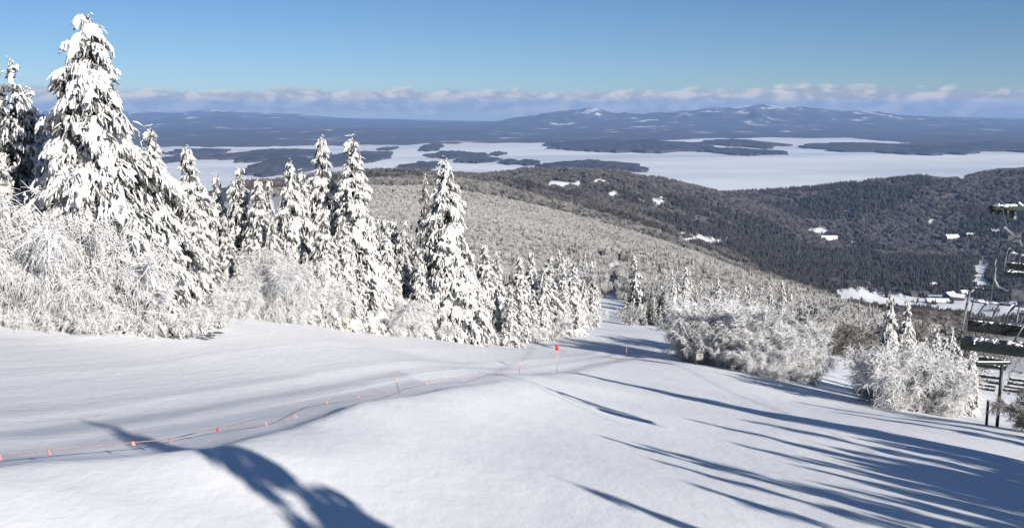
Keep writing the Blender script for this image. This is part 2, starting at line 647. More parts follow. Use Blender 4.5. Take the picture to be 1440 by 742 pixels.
# woodland mask: clearings are given where they lie on the land
CLEAR = [(985, 338, 45, 7), (955, 330, 18, 4), (1060, 386, 14, 5), (790, 259, 34, 6), (725, 249, 10, 3), (845, 256, 14, 4), (862, 272, 10, 4),
         (925, 284, 10, 5), (905, 284, 6, 4), (1158, 326, 24, 6), (1340, 335, 14, 5), (1380, 384, 13, 26), (1200, 413, 50, 11),
         (1260, 425, 90, 14), (1340, 428, 60, 16), (1400, 440, 70, 20), (1210, 258, 10, 3), (1355, 253, 9, 3), (1405, 337, 20, 3),
         (1215, 282, 4, 2), (1308, 313, 6, 3), (870, 375, 18, 12), (845, 364, 14, 5), (800, 362, 16, 5), (862, 405, 9, 22), (856, 430, 14, 26), (1175, 500, 26, 26)]


def clear_at(x, y, z):
    px, py = project(x, y, z)
    m = np.zeros(np.shape(x), bool)
    for cx, cy, rx, ry in CLEAR:
        wob = 0.75 + 1.3 * fbm(px * 0.16 + cx, py * 0.45, 4, 3)
        m |= ((px - cx) / rx) ** 2 + ((py - cy) / ry) ** 2 < wob
    return m


vx, vy, vz = gv[:, 0], gv[:, 1], gv[:, 2]
vr = np.hypot(vx, vy)
sd = rope_dist(vx, vy)
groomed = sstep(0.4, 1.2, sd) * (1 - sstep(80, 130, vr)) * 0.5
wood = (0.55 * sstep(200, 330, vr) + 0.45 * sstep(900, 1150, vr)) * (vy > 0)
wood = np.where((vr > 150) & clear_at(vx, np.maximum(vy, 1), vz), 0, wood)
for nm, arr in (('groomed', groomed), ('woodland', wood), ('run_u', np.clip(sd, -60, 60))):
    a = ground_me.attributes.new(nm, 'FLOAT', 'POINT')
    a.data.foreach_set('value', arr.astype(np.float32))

# ------------------------------------------------------------------ frozen lake
LAKE_Z = -500.0
m, n, l, b = mat('lake_snow')
t = n.new('ShaderNodeTexCoord')
x = n.new('ShaderNodeTexNoise')
x.inputs['Scale'].default_value = 0.0011
x.inputs['Detail'].default_value = 8
mpl = n.new('ShaderNodeMapping')
mpl.inputs['Scale'].default_value = (0.45, 1.2, 1)
mpl.inputs['Rotation'].default_value = (0, 0, R(14))
l.new(t.outputs['Object'], mpl.inputs['Vector'])
l.new(mpl.outputs[0], x.inputs['Vector'])
r = n.new('ShaderNodeValToRGB')
r.color_ramp.elements[0].color = (0.58, 0.63, 0.69, 1)
r.color_ramp.elements[1].color = (0.84, 0.85, 0.86, 1)
r.color_ramp.elements[0].position, r.color_ramp.elements[1].position = 0.35, 0.6
l.new(x.outputs['Fac'], r.inputs[0])
l.new(r.outputs[0], b.inputs['Base Color'])
b.inputs['Roughness'].default_value = 0.75
ys = np.linspace(3500, 17000, 40)
xs = np.linspace(-34000, 34000, 60)
X, Y = np.meshgrid(xs, ys)
i, j = np.meshgrid(np.arange(39), np.arange(59), indexing='ij')
q = np.stack([i * 60 + j, i * 60 + j + 1, (i + 1) * 60 + j + 1, (i + 1) * 60 + j], 2).reshape(-1, 4)
lake = link('lake_ice', np_mesh('lake_ice', np.stack([X.ravel(), Y.ravel(), np.full(X.size, LAKE_Z)], 1), [q]), None, m)
tag(lake, 'wide frozen lake under pale snow', None, None, 'structure')


def lake_pt(px, py):
    xc, yc = (px - 720) / FPX, (371 - py) / FPX
    k = LAKE_Z / (yc * CP - SP)
    return np.array([xc * k, (CP + yc * SP) * k])


FARWOOD = noise_mat('far_woodland', (0.022, 0.025, 0.028), (0.06, 0.058, 0.058), 0.004, 0.95, 0.0)


def hill_material():
    m, n, l, b = mat('far_hills')
    t = n.new('ShaderNodeTexCoord')
    x = n.new('ShaderNodeTexNoise')
    x.inputs['Scale'].default_value = 0.0012
    x.inputs['Detail'].default_value = 9
    x.inputs['Roughness'].default_value = 0.68
    l.new(t.outputs['Object'], x.inputs['Vector'])
    r = n.new('ShaderNodeValToRGB')
    e = r.color_ramp.elements
    e[0].position, e[0].color = 0.30, (0.022, 0.024, 0.028, 1)
    e[1].position, e[1].color = 0.54, (0.055, 0.054, 0.057, 1)
    e2 = e.new(0.60)
    e2.color = (0.13, 0.125, 0.125, 1)
    e3 = e.new(0.645)
    e3.color = (0.75, 0.73, 0.72, 1)
    sz = n.new('ShaderNodeSeparateXYZ')
    l.new(t.outputs['Object'], sz.inputs[0])
    hm_ = n.new('ShaderNodeMapRange')
    hm_.inputs['From Min'].default_value = -470
    hm_.inputs['From Max'].default_value = -50
    hm_.inputs['To Min'].default_value = -0.02
    hm_.inputs['To Max'].default_value = 0.085
    l.new(sz.outputs['Z'], hm_.inputs['Value'])
    ad = n.new('ShaderNodeMath')
    l.new(x.outputs['Fac'], ad.inputs[0])
    l.new(hm_.outputs[0], ad.inputs[1])
    l.new(ad.outputs[0], r.inputs[0])
    l.new(r.outputs[0], b.inputs['Base Color'])
    b.inputs['Roughness'].default_value = 0.95
    return m


FARHILL = hill_material()


def island(cx, cy, rx, ry, seed, hgt):
    """wooded island: an uneven outline on the ice, rising to a low tree-topped dome"""
    a, bb = lake_pt(cx, cy + ry), lake_pt(cx, cy - ry)
    c = (a + bb) / 2
    ly = abs(bb[1] - a[1]) / 2
    lx = abs(lake_pt(cx + rx, cy)[0] - lake_pt(cx, cy)[0])
    na, nrg = 160, 12
    ang = np.linspace(0, 2 * math.pi, na, endpoint=False)
    out = 1 + 0.62 * fbm(np.cos(ang) * 2.2 + seed * 3.1, np.sin(ang) * 2.2 - seed, seed, 6)
    v, f = [], []
    for k in range(nrg):
        s = 1 - k / (nrg - 1)
        x, y = c[0] + np.cos(ang) * out * lx * s, c[1] + np.sin(ang) * out * ly * s
        edge = 14.0 if k else 0.0
        z = -0.8 + edge + hgt * (1 - s * s) * (1 + 0.9 * fbm(x / 900, y / 900, seed, 3)) + (13 * vnoise(x / 35, y / 35, seed) if k else 0)
        ss = s if k != 1 else 0.995
        if k == 1:
            x, y = c[0] + np.cos(ang) * out * lx * ss, c[1] + np.sin(ang) * out * ly * ss
        v.append(np.stack([x, y, LAKE_Z + z], 1))
    v = np.vstack(v)
    i, j = np.meshgrid(np.arange(nrg - 1), np.arange(na), indexing='ij')
    j2 = (j + 1) % na
    q = np.stack([i * na + j, i * na + j2, (i + 1) * na + j2, (i + 1) * na + j], 2).reshape(-1, 4)
    o = link('island', np_mesh('island', v, [q], smooth=False), None, FARWOOD)
    return tag(o, None, None, None, 'structure')


for k, (x0, x1, y0, y1, h) in enumerate([
        (318, 452, 213, 228, 40), (445, 552, 216, 233, 40), (355, 450, 229, 247, 60), (238, 275, 216, 233, 30), (240, 310, 211, 217, 20),
        (590, 620, 208, 213, 10), (534, 558, 208, 212, 10), (566, 617, 230, 241, 30), (594, 680, 215, 224, 25), (636, 697, 222, 231, 25),
        (691, 711, 215, 219, 8), (705, 729, 226, 232, 14), (728, 757, 227, 233, 14), (755, 897, 231, 246, 45), (596, 622, 204, 209, 10),
        (780, 980, 200, 213, 60), (1000, 1098, 211, 219, 30), (990, 1095, 199, 208, 40), (1160, 1360, 203, 217, 50), (1330, 1520, 204, 214, 50),
        (930, 1010, 204, 214, 30), (60, 200, 214, 236, 40)]):
    island((x0 + x1) / 2, (y0 + y1) / 2, (x1 - x0) / 2, (y1 - y0) / 2, k + 1, h)

# ------------------------------------------------------------------ far shore and mountains
prof_x = np.array([-300, 200, 260, 330, 400, 460, 560, 650, 692, 728, 771, 814, 844, 866, 878, 905, 951, 997, 1061, 1131, 1183, 1226, 1263, 1336, 1440, 1800])
prof_y = np.array([176, 172, 164, 166, 172, 184, 186, 182, 175, 166, 161, 155, 153, 160, 158, 163, 161, 155, 151, 154, 159, 157, 164, 168, 170, 172])
shore_x = np.array([-300, 200, 400, 600, 780, 800, 930, 1000, 1190, 1330, 1440, 1800])
shore_y = np.array([209, 208, 206, 203, 201, 197.5, 197, 194, 194, 206, 207, 207])
cols = np.linspace(-500, 1940, 520)
DR = 27000.0                                   # distance of the main range
rows = np.concatenate([np.linspace(0, 1, 90), np.linspace(1.02, 1.3, 14)])
crest = np.interp(cols, prof_x, prof_y) - 3.0 * np.exp(-((cols - 980) / 260) ** 2)
V = []
for s in rows:
    cy = np.interp(cols, shore_x, shore_y)
    d0 = np.array([lake_pt(720, c)[1] for c in cy])
    d0 = d0 + 500 * fbm(cols / 30, cols * 0 + 2.0, 33, 4)
    d = d0 + (DR - d0) * s
    x = (cols - 720) / FPX * (d * CP + 400 * SP)
    zc = np.array([ztop(c, DR) for c in crest]) - LAKE_Z     # crest height above the lake
    prof = np.where(s <= 1, 0.06 * s + 0.94 * np.clip((s - 0.52) / 0.48, 0, 1) ** 1.5, 1 - (s - 1) * 1.8)
    hills = 150 * np.clip(fbm(x / 2600, d / 2600, 41, 5) + 0.12, 0, None) * np.clip(s * 6, 0, 1) * np.clip(1.15 - s, 0.12, 1)
    ridg = 1 - np.abs(fbm(x / 1500 + 3, d / 2600, 51, 5)) * 2.2
    rough = 1 - np.clip((s - 0.9) / 0.1, 0, 1) * 0.85
    z = zc * prof * (1 - 0.72 * rough * (1 - np.clip(ridg, 0, 1))) + hills + 12 * np.clip(s * 40, 0, 1) + 60 * prof * fbm(x / 420, d / 420, 61, 3)
    z = np.maximum(z, 8) - 12 * (s == 0)
    V.append(np.stack([x, d, LAKE_Z + z], 1))
V = np.vstack(V)
nc, nrw = len(cols), len(rows)
i, j = np.meshgrid(np.arange(nrw - 1), np.arange(nc - 1), indexing='ij')
q = np.stack([i * nc + j, i * nc + j + 1, (i + 1) * nc + j + 1, (i + 1) * nc + j], 2).reshape(-1, 4)
fh = link('mountains', np_mesh('mountains', V, [q]), None, FARHILL)
# the higher, farther range behind
px2 = np.array([-300, 150, 240, 300, 350, 420, 480, 560, 640, 720, 900, 1250, 1330, 1440, 1800])
py2 = np.array([156, 155, 158, 154, 158, 160, 166, 168, 172, 174, 168, 166, 164, 167, 166])
V = []
D2 = 36000.0
c2x = np.linspace(-500, 1940, 420)
z2 = np.array([ztop(c, D2) for c in np.interp(c2x, px2, py2)]) - LAKE_Z
for s in np.linspace(0, 1.25, 46):
    d = np.full(c2x.shape, 28500 + (D2 - 28500) * s)
    x = (c2x - 720) / FPX * (d * CP + 300 * SP)
    prof = min(s, 1) ** 1.2 - max(0, s - 1) * 1.5
    ridg = 1 - np.abs(fbm(x / 1700 + 9, d / 2600, 151, 5)) * 2.0
    z = z2 * prof * (1 - (0.5 if s < 0.85 else 0.12) * (1 - np.clip(ridg, 0, 1)))
    V.append(np.stack([x, d, LAKE_Z + z], 1))
V = np.vstack(V)
nc2 = len(c2x)
i, j = np.meshgrid(np.arange(45), np.arange(nc2 - 1), indexing='ij')
q2 = np.stack([i * nc2 + j, i * nc2 + j + 1, (i + 1) * nc2 + j + 1, (i + 1) * nc2 + j], 2).reshape(-1, 4)
tag(link('far_mountains', np_mesh('far_mountains', V, [q2]), None, FARHILL), 'snow streaked mountains on the horizon', None, None, 'structure')
tag(fh, 'blue wooded hills and mountain range beyond the lake', None, None, 'structure')

# ------------------------------------------------------------------ haze
hz = MB().box((-33000, -2500, LAKE_Z - 30), (33000, 41500, 160)).mesh('haze')
hm = bpy.data.materials.new('haze_air')
hm.use_nodes = True
hn, hl = hm.node_tree.nodes, hm.node_tree.links
hn.clear()
ho = hn.new('ShaderNodeOutputMaterial')
pv = hn.new('ShaderNodeVolumePrincipled')
pv.inputs['Color'].default_value = (0.32, 0.52, 0.95, 1)
pv.inputs['Density'].default_value = 3.3e-5
pv.inputs['Anisotropy'].default_value = 0.0
hl.new(pv.outputs[0], ho.inputs['Volume'])
tag(link('haze', hz, None, hm), 'thin blue winter haze over the valley and lake', None, None, 'stuff')


# ------------------------------------------------------------------ plant geometry
def fingers(S, D, L, RAD, SAG, rng, ns=5, prof=(0.55, 1.0, 0.95, 0.75, 0.30), jit=0.22):
    """tapered lumpy fingers: start, direction, length, radius, sag"""
    N = len(S)
    nr = len(prof)
    s = np.linspace(0, 1, nr)
    D = D / np.linalg.norm(D, axis=1, keepdims=True)
    ref = np.where(np.abs(D[:, 2:3]) > 0.9, np.array([[1., 0, 0]]), np.array([[0, 0, 1.]]))
    A = np.cross(D, ref)
    A /= np.linalg.norm(A, axis=1, keepdims=True)
    B = np.cross(D, A)
    cen = S[:, None] + D[:, None] * (L[:, None, None] * s[None, :, None])
    cen[:, :, 2] -= (L * SAG)[:, None] * (s ** 2)[None]
    ang = np.arange(ns) * 2 * math.pi / ns + rng.random((N, 1)) * 6.28
    rad = RAD[:, None, None] * np.array(prof)[None, :, None] * (1 + jit * (rng.random((N, nr, ns)) * 2 - 1))
    ring = cen[:, :, None] + A[:, None, None] * (np.cos(ang)[:, None, :, None] * rad[..., None]) + B[:, None, None] * (np.sin(ang)[:, None, :, None] * rad[..., None])
    tip0 = cen[:, 0] - D * RAD[:, None] * 0.3
    tip1 = cen[:, -1] + D * RAD[:, None] * 0.25
    V = np.concatenate([ring.reshape(N, -1, 3), tip0[:, None], tip1[:, None]], 1)
    nv = nr * ns + 2
    q, t = [], []
    for a in range(nr - 1):
        for k in range(ns):
            k2 = (k + 1) % ns
            q.append((a * ns + k, a * ns + k2, (a + 1) * ns + k2, (a + 1) * ns + k))
    for k in range(ns):
        k2 = (k + 1) % ns
        t.append((nr * ns, k2, k))
        t.append((nr * ns + 1, (nr - 1) * ns + k, (nr - 1) * ns + k2))
    off = (np.arange(N) * nv)[:, None, None]
    return V.reshape(-1, 3), (np.array(q)[None] + off).reshape(-1, 4), (np.array(t)[None] + off).reshape(-1, 3)


def tubes3(P0, P1, P2, R0, R1, sides=3):
    """bent tapering twigs through three points"""
    N = len(P0)
    T = P2 - P0
    T = T / (np.linalg.norm(T, axis=1, keepdims=True) + 1e-9)
    ref = np.where(np.abs(T[:, 2:3]) > 0.9, np.array([[1., 0, 0]]), np.array([[0, 0, 1.]]))
    A = np.cross(T, ref)
    A /= np.linalg.norm(A, axis=1, keepdims=True) + 1e-9
    B = np.cross(T, A)
    ang = np.arange(sides) * 2 * math.pi / sides
    vs = []
    for P, rad in ((P0, R0), (P1, (R0 + R1) / 2), (P2, R1)):
        vs.append(P[:, None] + rad[:, None, None] * (A[:, None] * np.cos(ang)[None, :, None] + B[:, None] * np.sin(ang)[None, :, None]))
    V = np.concatenate(vs, 1)
    q = []
    for a in range(2):
        for k in range(sides):
            q.append((a * sides + k, a * sides + (k + 1) % sides, (a + 1) * sides + (k + 1) % sides, (a + 1) * sides + k))
    off = (np.arange(N) * sides * 3)[:, None, None]
    return V.reshape(-1, 3), (np.array(q)[None] + off).reshape(-1, 4)


def trunk_mesh(H_, r0, bend=0.0, seed=0):
    rng = np.random.default_rng(seed)
    mb = MB()
    pts = []
    for k in range(9):
        s = k / 8
        pts.append((0.03 * H_ * (rng.random() - .5) * s + bend * H_ * max(0, s - .8) ** 1.3, 0.02 * H_ * (rng.random() - .5) * s, H_ * 0.985 * s - 0.25 * (k == 0)))
    mb.tube(pts, r0, 8, r0 * 0.12)
    return mb.mesh('trunk', True)


def fuse(me, voxel):
    """merge overlapping fingers into one lumpy rime surface"""
    o = bpy.data.objects.new('fuse', me)
    COL.objects.link(o)
    md = o.modifiers.new('r', 'REMESH')
    md.mode = 'VOXEL'
    md.voxel_size = voxel
    md.use_smooth_shade = True
    dg = bpy.context.evaluated_depsgraph_get()
    out = bpy.data.meshes.new_from_object(o.evaluated_get(dg))
    bpy.data.objects.remove(o)
    bpy.data.meshes.remove(me)
    out.name = 'rime'
    return out


def spruce_meshes(seed, Rr=0.2, levels=26, dens=1.0, rime=0.72, fat=1.0, bend=0.0, droop=1.0, ns=3, shape=0.9, lod=0, needles=1.0):
    """unit-height (7 m) rime-coated spruce; windward side is +X. Returns trunk, needles, rime meshes"""
    rng = np.random.default_rng(seed)
    Ht = 7.0
    Rm = Rr * Ht
    W = [[], [], [], [], []]
    K = [[], [], [], [], []]
    ph = rng.random(4) * 6.28

    def axis(z):
        t = z / Ht
        return np.array([bend * Ht * max(0, t - .8) ** 1.3, 0, 0])

    for li in range(levels):
        t = (li + 0.4 + rng.random() * 0.5) / levels
        t = 0.03 + 0.95 * t ** 0.95
        z0 = t * Ht
        nb = int(round((8 if t < .6 else 6 if t < .85 else 4) * (0.8 + 0.4 * rng.random())))
        a0 = rng.random() * 6.28
        lev = 0.75 + 0.45 * rng.random()
        for bi in range(nb):
            a = a0 + bi * 6.283 / nb + rng.normal() * 0.25
            Lb = (Rm * (1 - t) ** shape * lev * (0.7 + 0.5 * rng.random()) * (1 + 0.22 * math.sin(2 * a + ph[0] + 5 * t) + 0.15 * math.sin(3 * a + ph[1] - 7 * t))) + 0.10
            upk = 0.30 + 0.5 * max(0, t - .7)
            dr = droop * (0.95 - 0.5 * max(0, t - .6)) * (0.65 + 0.7 * rng.random())
            z0 = t * Ht + rng.normal() * 0.10
            ca, sa = math.cos(a), math.sin(a)
            rad_dir, lat = np.array([ca, sa, 0]), np.array([-sa, ca, 0])
            nf = int((4 + Lb / 0.058) * dens)
            s = 0.18 + 0.82 * rng.random(nf) ** 0.75
            P = axis(z0) + rad_dir * (Lb * s * (1 - .1 * s))[:, None]
            P[:, 2] += z0 + Lb * (upk * s - dr * s * s)
            off_ = rng.normal(size=nf) * 0.20 * (0.25 + Lb) * (1.15 - s)
            P += lat[None] * off_[:, None]
            P[:, 2] -= 0.55 * np.abs(off_) + 0.07 * rng.random(nf)
            tang = rad_dir[None] * 0.8 + np.array([0, 0, 1.])[None] * (upk - 2 * dr * s)[:, None] * 0.7
            side = rng.choice([-1, 1], nf) * (0.25 + 0.75 * rng.random(nf)) * (1.15 - s)
            D = tang + lat[None] * side[:, None] + np.array([0, 0, -0.75])[None] * (0.5 + s)[:, None] + rng.normal(size=(nf, 3)) * 0.62
            Lf = (0.10 + 0.13 * (1 - s) * min(Lb, 1.2) + 0.08 * rng.random(nf)) * (0.7 + .6 * rng.random(nf))
            rf = (0.024 + 0.040 * rng.random(nf) ** 1.5) * fat * (1.12 - 0.35 * t)
            pw = rime + (1 - rime) * 0.95 * ca - 0.22 * (1 - s)
            white = rng.random(nf) < pw
            w = white
            for arr, val in zip(W, (P[w], D[w], Lf[w], rf[w] * (1.06 if lod == 0 else 1.0), np.full(w.sum(), 0.45))):
                arr.append(val)
            # dark needles under and between the rime
            kk = (~white) | (rng.random(nf) < 0.10 * needles)
            Pk = P[kk] + np.array([0, 0, -0.07]) - rad_dir * 0.12
            for arr, val in zip(K, (Pk, D[kk] + rng.normal(size=(kk.sum(), 3)) * 0.3, Lf[kk] * 1.15, rf[kk] * 1.2, np.full(kk.sum(), 0.4))):
                arr.append(val)
    # leader: knobs of rime climbing to the tip
    nt_ = 26
    zt = Ht * (0.90 + 0.10 * np.linspace(0, 1, nt_))
    P = np.array([axis(z) for z in zt]) + rng.normal(size=(nt_, 3)) * 0.03
    P[:, 2] += zt
    D = rng.normal(size=(nt_, 3)) * 0.6 + np.array([bend * 1.5, 0, 0.5])
    for arr, val in zip(W, (P, D, np.full(nt_, 0.12), np.linspace(0.065, 0.03, nt_) * fat, np.full(nt_, 0.2))):
        arr.append(val)
    prof = (0.6, 1.05, 0.9, 0.35) if lod == 0 else (0.6, 1.0, 0.45)
    res = []
    for Q, nm in ((K, 'crown'), (W, 'rime')):
        Q = [np.concatenate(a) for a in Q]
        v, q, t3 = fingers(*Q, rng, ns=ns if nm == 'rime' else 4, prof=prof if nm == 'rime' else (0.7, 1.0, 0.4), jit=0.25)
        v[:, 2] = np.maximum(v[:, 2], -0.05)
        if nm == 'rime' and lod == 0:
            # heavy pads fused together, finer feathers of rime standing out of them
            big = rng.random(len(Q[0])) < 0.42
            v, q, t3 = fingers(*[a[big] for a in Q], rng, ns=4, prof=prof, jit=0.25)
            v[:, 2] = np.maximum(v[:, 2], -0.05)
            me = fuse(np_mesh(nm, v, [q, t3]), VOX)
            nv, nl, npg = len(me.vertices), len(me.loops), len(me.polygons)
            bv = np.empty(nv * 3, np.float32)
            me.vertices.foreach_get('co', bv)
            bl = np.empty(nl, np.int32)
            me.loops.foreach_get('vertex_index', bl)
            bpy.data.meshes.remove(me)
            Qs = [a[~big] for a in Q]
            Qs[2], Qs[3] = Qs[2] * 0.95, Qs[3] * 0.66
            v, q, t3 = fingers(*Qs, rng, ns=3, prof=prof, jit=0.3)
            v[:, 2] = np.maximum(v[:, 2], -0.05)
            me = np_mesh(nm, np.vstack([bv.reshape(-1, 3), v]), [bl.reshape(-1, 4), q + nv, t3 + nv])
        else:
            me = np_mesh(nm, v, [q, t3])
        res.append(me)
    tr = trunk_mesh(Ht, 0.085 + 0.12 * Rr, bend, seed)
    tr.materials.append(BARK)
    res[0].materials.append(NEEDLE)
    res[1].materials.append(RIME)
    return tr, res[0], res[1]


def shrub_meshes(seed, stems=22, wid=1.0, arch=0.6, sec=15, ter=9, thick=1.0, fine=1.0, up=0.9, dark=0.25):
    """unit (3 m) frosted bush of arching stems and lacy twigs. Returns stems mesh, twigs mesh"""
    rng = np.random.default_rng(seed)
    Ht = 3.0
    S0, S1, S2, Ra, Rb = [], [], [], [], []
    T0, T1, T2, Ta, Tb = [], [], [], [], []
    for k in range(stems):
        a = rng.random() * 6.283
        lean = (0.15 + 0.95 * rng.random() ** 0.8) * wid
        p0 = np.array([math.cos(a), math.sin(a), 0]) * 0.30 * wid * rng.random()
        Ls = Ht * (0.72 + 0.33 * rng.random())
        dirh = np.array([math.cos(a), math.sin(a), 0])
        p1 = p0 + dirh * lean * Ls * 0.32 + np.array([0, 0, Ls * 0.52 * up])
        p2 = p0 + dirh * lean * Ls * 0.78 + np.array([0, 0, Ls * (0.98 * up - arch * lean * 0.42)])
        S0.append(p0)
        S1.append(p1)
        S2.append(p2)
        Ra.append(0.030 * thick)
        Rb.append(0.012 * thick)
        for j in range(sec):
            s = 0.04 + 0.96 * rng.random() ** 0.85
            b0 = (1 - s) ** 2 * p0 + 2 * s * (1 - s) * (2 * p1 - 0.5 * (p0 + p2)) + s * s * p2
            dv = dirh * (0.3 + 0.6 * rng.random()) + rng.normal(size=3) * 0.65 + np.array([0, 0, 0.55 - 0.8 * arch * rng.random()])
            dv /= np.linalg.norm(dv)
            Lb = (0.35 + 0.55 * rng.random()) * (1.15 - 0.5 * s)
            b1 = b0 + dv * Lb * .5 + np.array([0, 0, 0.05])
            b2 = b0 + dv * Lb + np.array([0, 0, -arch * 0.30 * Lb])
            T0.append(b0[None])
            T1.append(b1[None])
            T2.append(b2[None])
            Ta.append(np.array([0.017 * thick]))
            Tb.append(np.array([0.009 * thick]))
            nq = ter
            ss = 0.15 + 0.85 * rng.random(nq)
            c0 = b0 + (b2 - b0) * ss[:, None]
            d3 = dv[None] * 0.6 + rng.normal(size=(nq, 3)) * 0.75
            d3[:, 2] += 0.1 - arch * 0.75
            d3 /= np.linalg.norm(d3, axis=1, keepdims=True)
            L3 = 0.16 + 0.24 * rng.random(nq)
            c2 = c0 + d3 * L3[:, None]
            c2[:, 2] -= arch * 0.25 * L3
            c1 = (c0 + c2) / 2 + rng.normal(size=(nq, 3)) * 0.02 + np.array([0, 0, 0.02])
            T0.append(c0)
            T1.append(c1)
            T2.append(c2)
            Ta.append(np.full(nq, 0.0135 * thick * fine))
            Tb.append(np.full(nq, 0.007 * thick * fine))
    v, q = tubes3(np.array(S0), np.array(S1), np.array(S2), np.array(Ra), np.array(Rb), 4)
    v[:, 2] = np.maximum(v[:, 2], -0.02)
    st = np_mesh('stems', v, [q])
    v, q = tubes3(np.concatenate(T0), np.concatenate(T1), np.concatenate(T2), np.concatenate(Ta), np.concatenate(Tb), 3)
    v[:, 2] = np.maximum(v[:, 2], -0.02)
    tw = np_mesh('twigs', v, [q])
    st.materials.append(FROSTSTEM)
    tw.materials.append(FROST)
    return st, tw


# prototypes
VOX = 0.042
SPR = {
    'broad': spruce_meshes(1, 0.31, 32, 2.90, 0.93, 0.87, bend=-1.0, shape=0.72),
    'mid': spruce_meshes(2, 0.205, 28, 2.33, 0.94, 0.83, shape=0.82),
    'mid2': spruce_meshes(3, 0.225, 27, 2.43, 0.91, 0.87, shape=0.85, droop=1.1),
    'narrow': spruce_meshes(4, 0.155, 28, 2.38, 0.93, 0.80, shape=0.8),
    'narrow2': spruce_meshes(5, 0.17, 25, 2.20, 0.90, 0.83, bend=0.35, shape=0.75),
    'open': spruce_meshes(6, 0.27, 19, 0.71, 0.68, 1.20, shape=0.75, droop=0.45),
    'dark': spruce_meshes(8, 0.22, 22, 0.64, 0.30, 1.05, shape=0.8, droop=0.75),
    'small': spruce_meshes(9, 0.23, 16, 0.45, 0.76, 1.9, lod=1, ns=4),
    'small2': spruce_meshes(10, 0.18, 16, 0.45, 0.70, 1.9, lod=1, ns=4, shape=0.75),
    'smalldark': spruce_meshes(11, 0.22, 15, 0.42, 0.32, 1.8, lod=1, ns=4),
    'shade': spruce_meshes(12, 0.11, 22, 0.5, 0.6, 1.4, lod=1, ns=4, shape=0.7),
}
SHR = {
    'round': shrub_meshes(21, 26, 0.95, 0.55, 16, 15, 0.85),
    'round2': shrub_meshes(22, 24, 0.85, 0.4, 17, 15, 0.85),
    'weep': shrub_meshes(23, 28, 0.9, 1.0, 19, 20, 0.52, 1.0, 1.0),
    'upright': shrub_meshes(24, 20, 0.6, 0.25, 16, 14, 0.85),
    'low': shrub_meshes(25, 20, 1.35, 0.7, 12, 12, 0.75, 1.0, 0.7),
    'small': shrub_meshes(26, 13, 0.75, 0.35, 10, 10, 1.6, 1.15),
    'small2': shrub_meshes(27, 12, 0.6, 0.2, 10, 10, 1.6, 1.15, 1.0),
}


FROSTDIM = noise_mat('thin_frost', (0.34, 0.335, 0.33), (0.56, 0.555, 0.55), 2.5, 0.85)
per_object_tint(FROSTDIM, 0.2)
for k_ in ('small', 'small2'):
    SHR[k_][1].materials.clear()
    SHR[k_][1].materials.append(FROSTDIM)


def leaf_copy(nm, me, parent):
    o = bpy.data.objects.new(nm, me)
    COL.objects.link(o)
    o.parent = parent
    return o


def spruce(kind, loc, height, label, group, width=1.0, rz=None, cat='tree', name='spruce_tree'):
    e = empty(name, (loc[0], loc[1], loc[2] - 0.1))
    s = height / 7.0
    e.scale = (s * width, s * width, s)
    e.rotation_euler = (random.gauss(0, 0.022), random.gauss(0, 0.022), (R(-48) + random.uniform(-0.6, 0.6)) if rz is None else rz)
    tr, cr, ri = SPR[kind]
    leaf_copy('trunk', tr, e)
    c = leaf_copy('crown', cr, e)
    c['kind'] = 'stuff'
    leaf_copy('rime', ri, c)['kind'] = 'stuff'
    return tag(e, label, cat, group)


def shrub(kind, loc, height, label, group, width=1.0, rz=None, name='frosted_shrub', cat='shrub'):
    e = empty(name, (loc[0], loc[1], loc[2] - 0.05))
    s = height / 2.85
    e.scale = (s * width, s * width, s)
    e.rotation_euler = (0, 0, random.uniform(0, 6.28) if rz is None else rz)
    st, tw = SHR[kind]
    c = leaf_copy('stems', st, e)
    c['kind'] = 'stuff'
    leaf_copy('twigs', tw, c)['kind'] = 'stuff'
    return tag(e, label, cat, group)


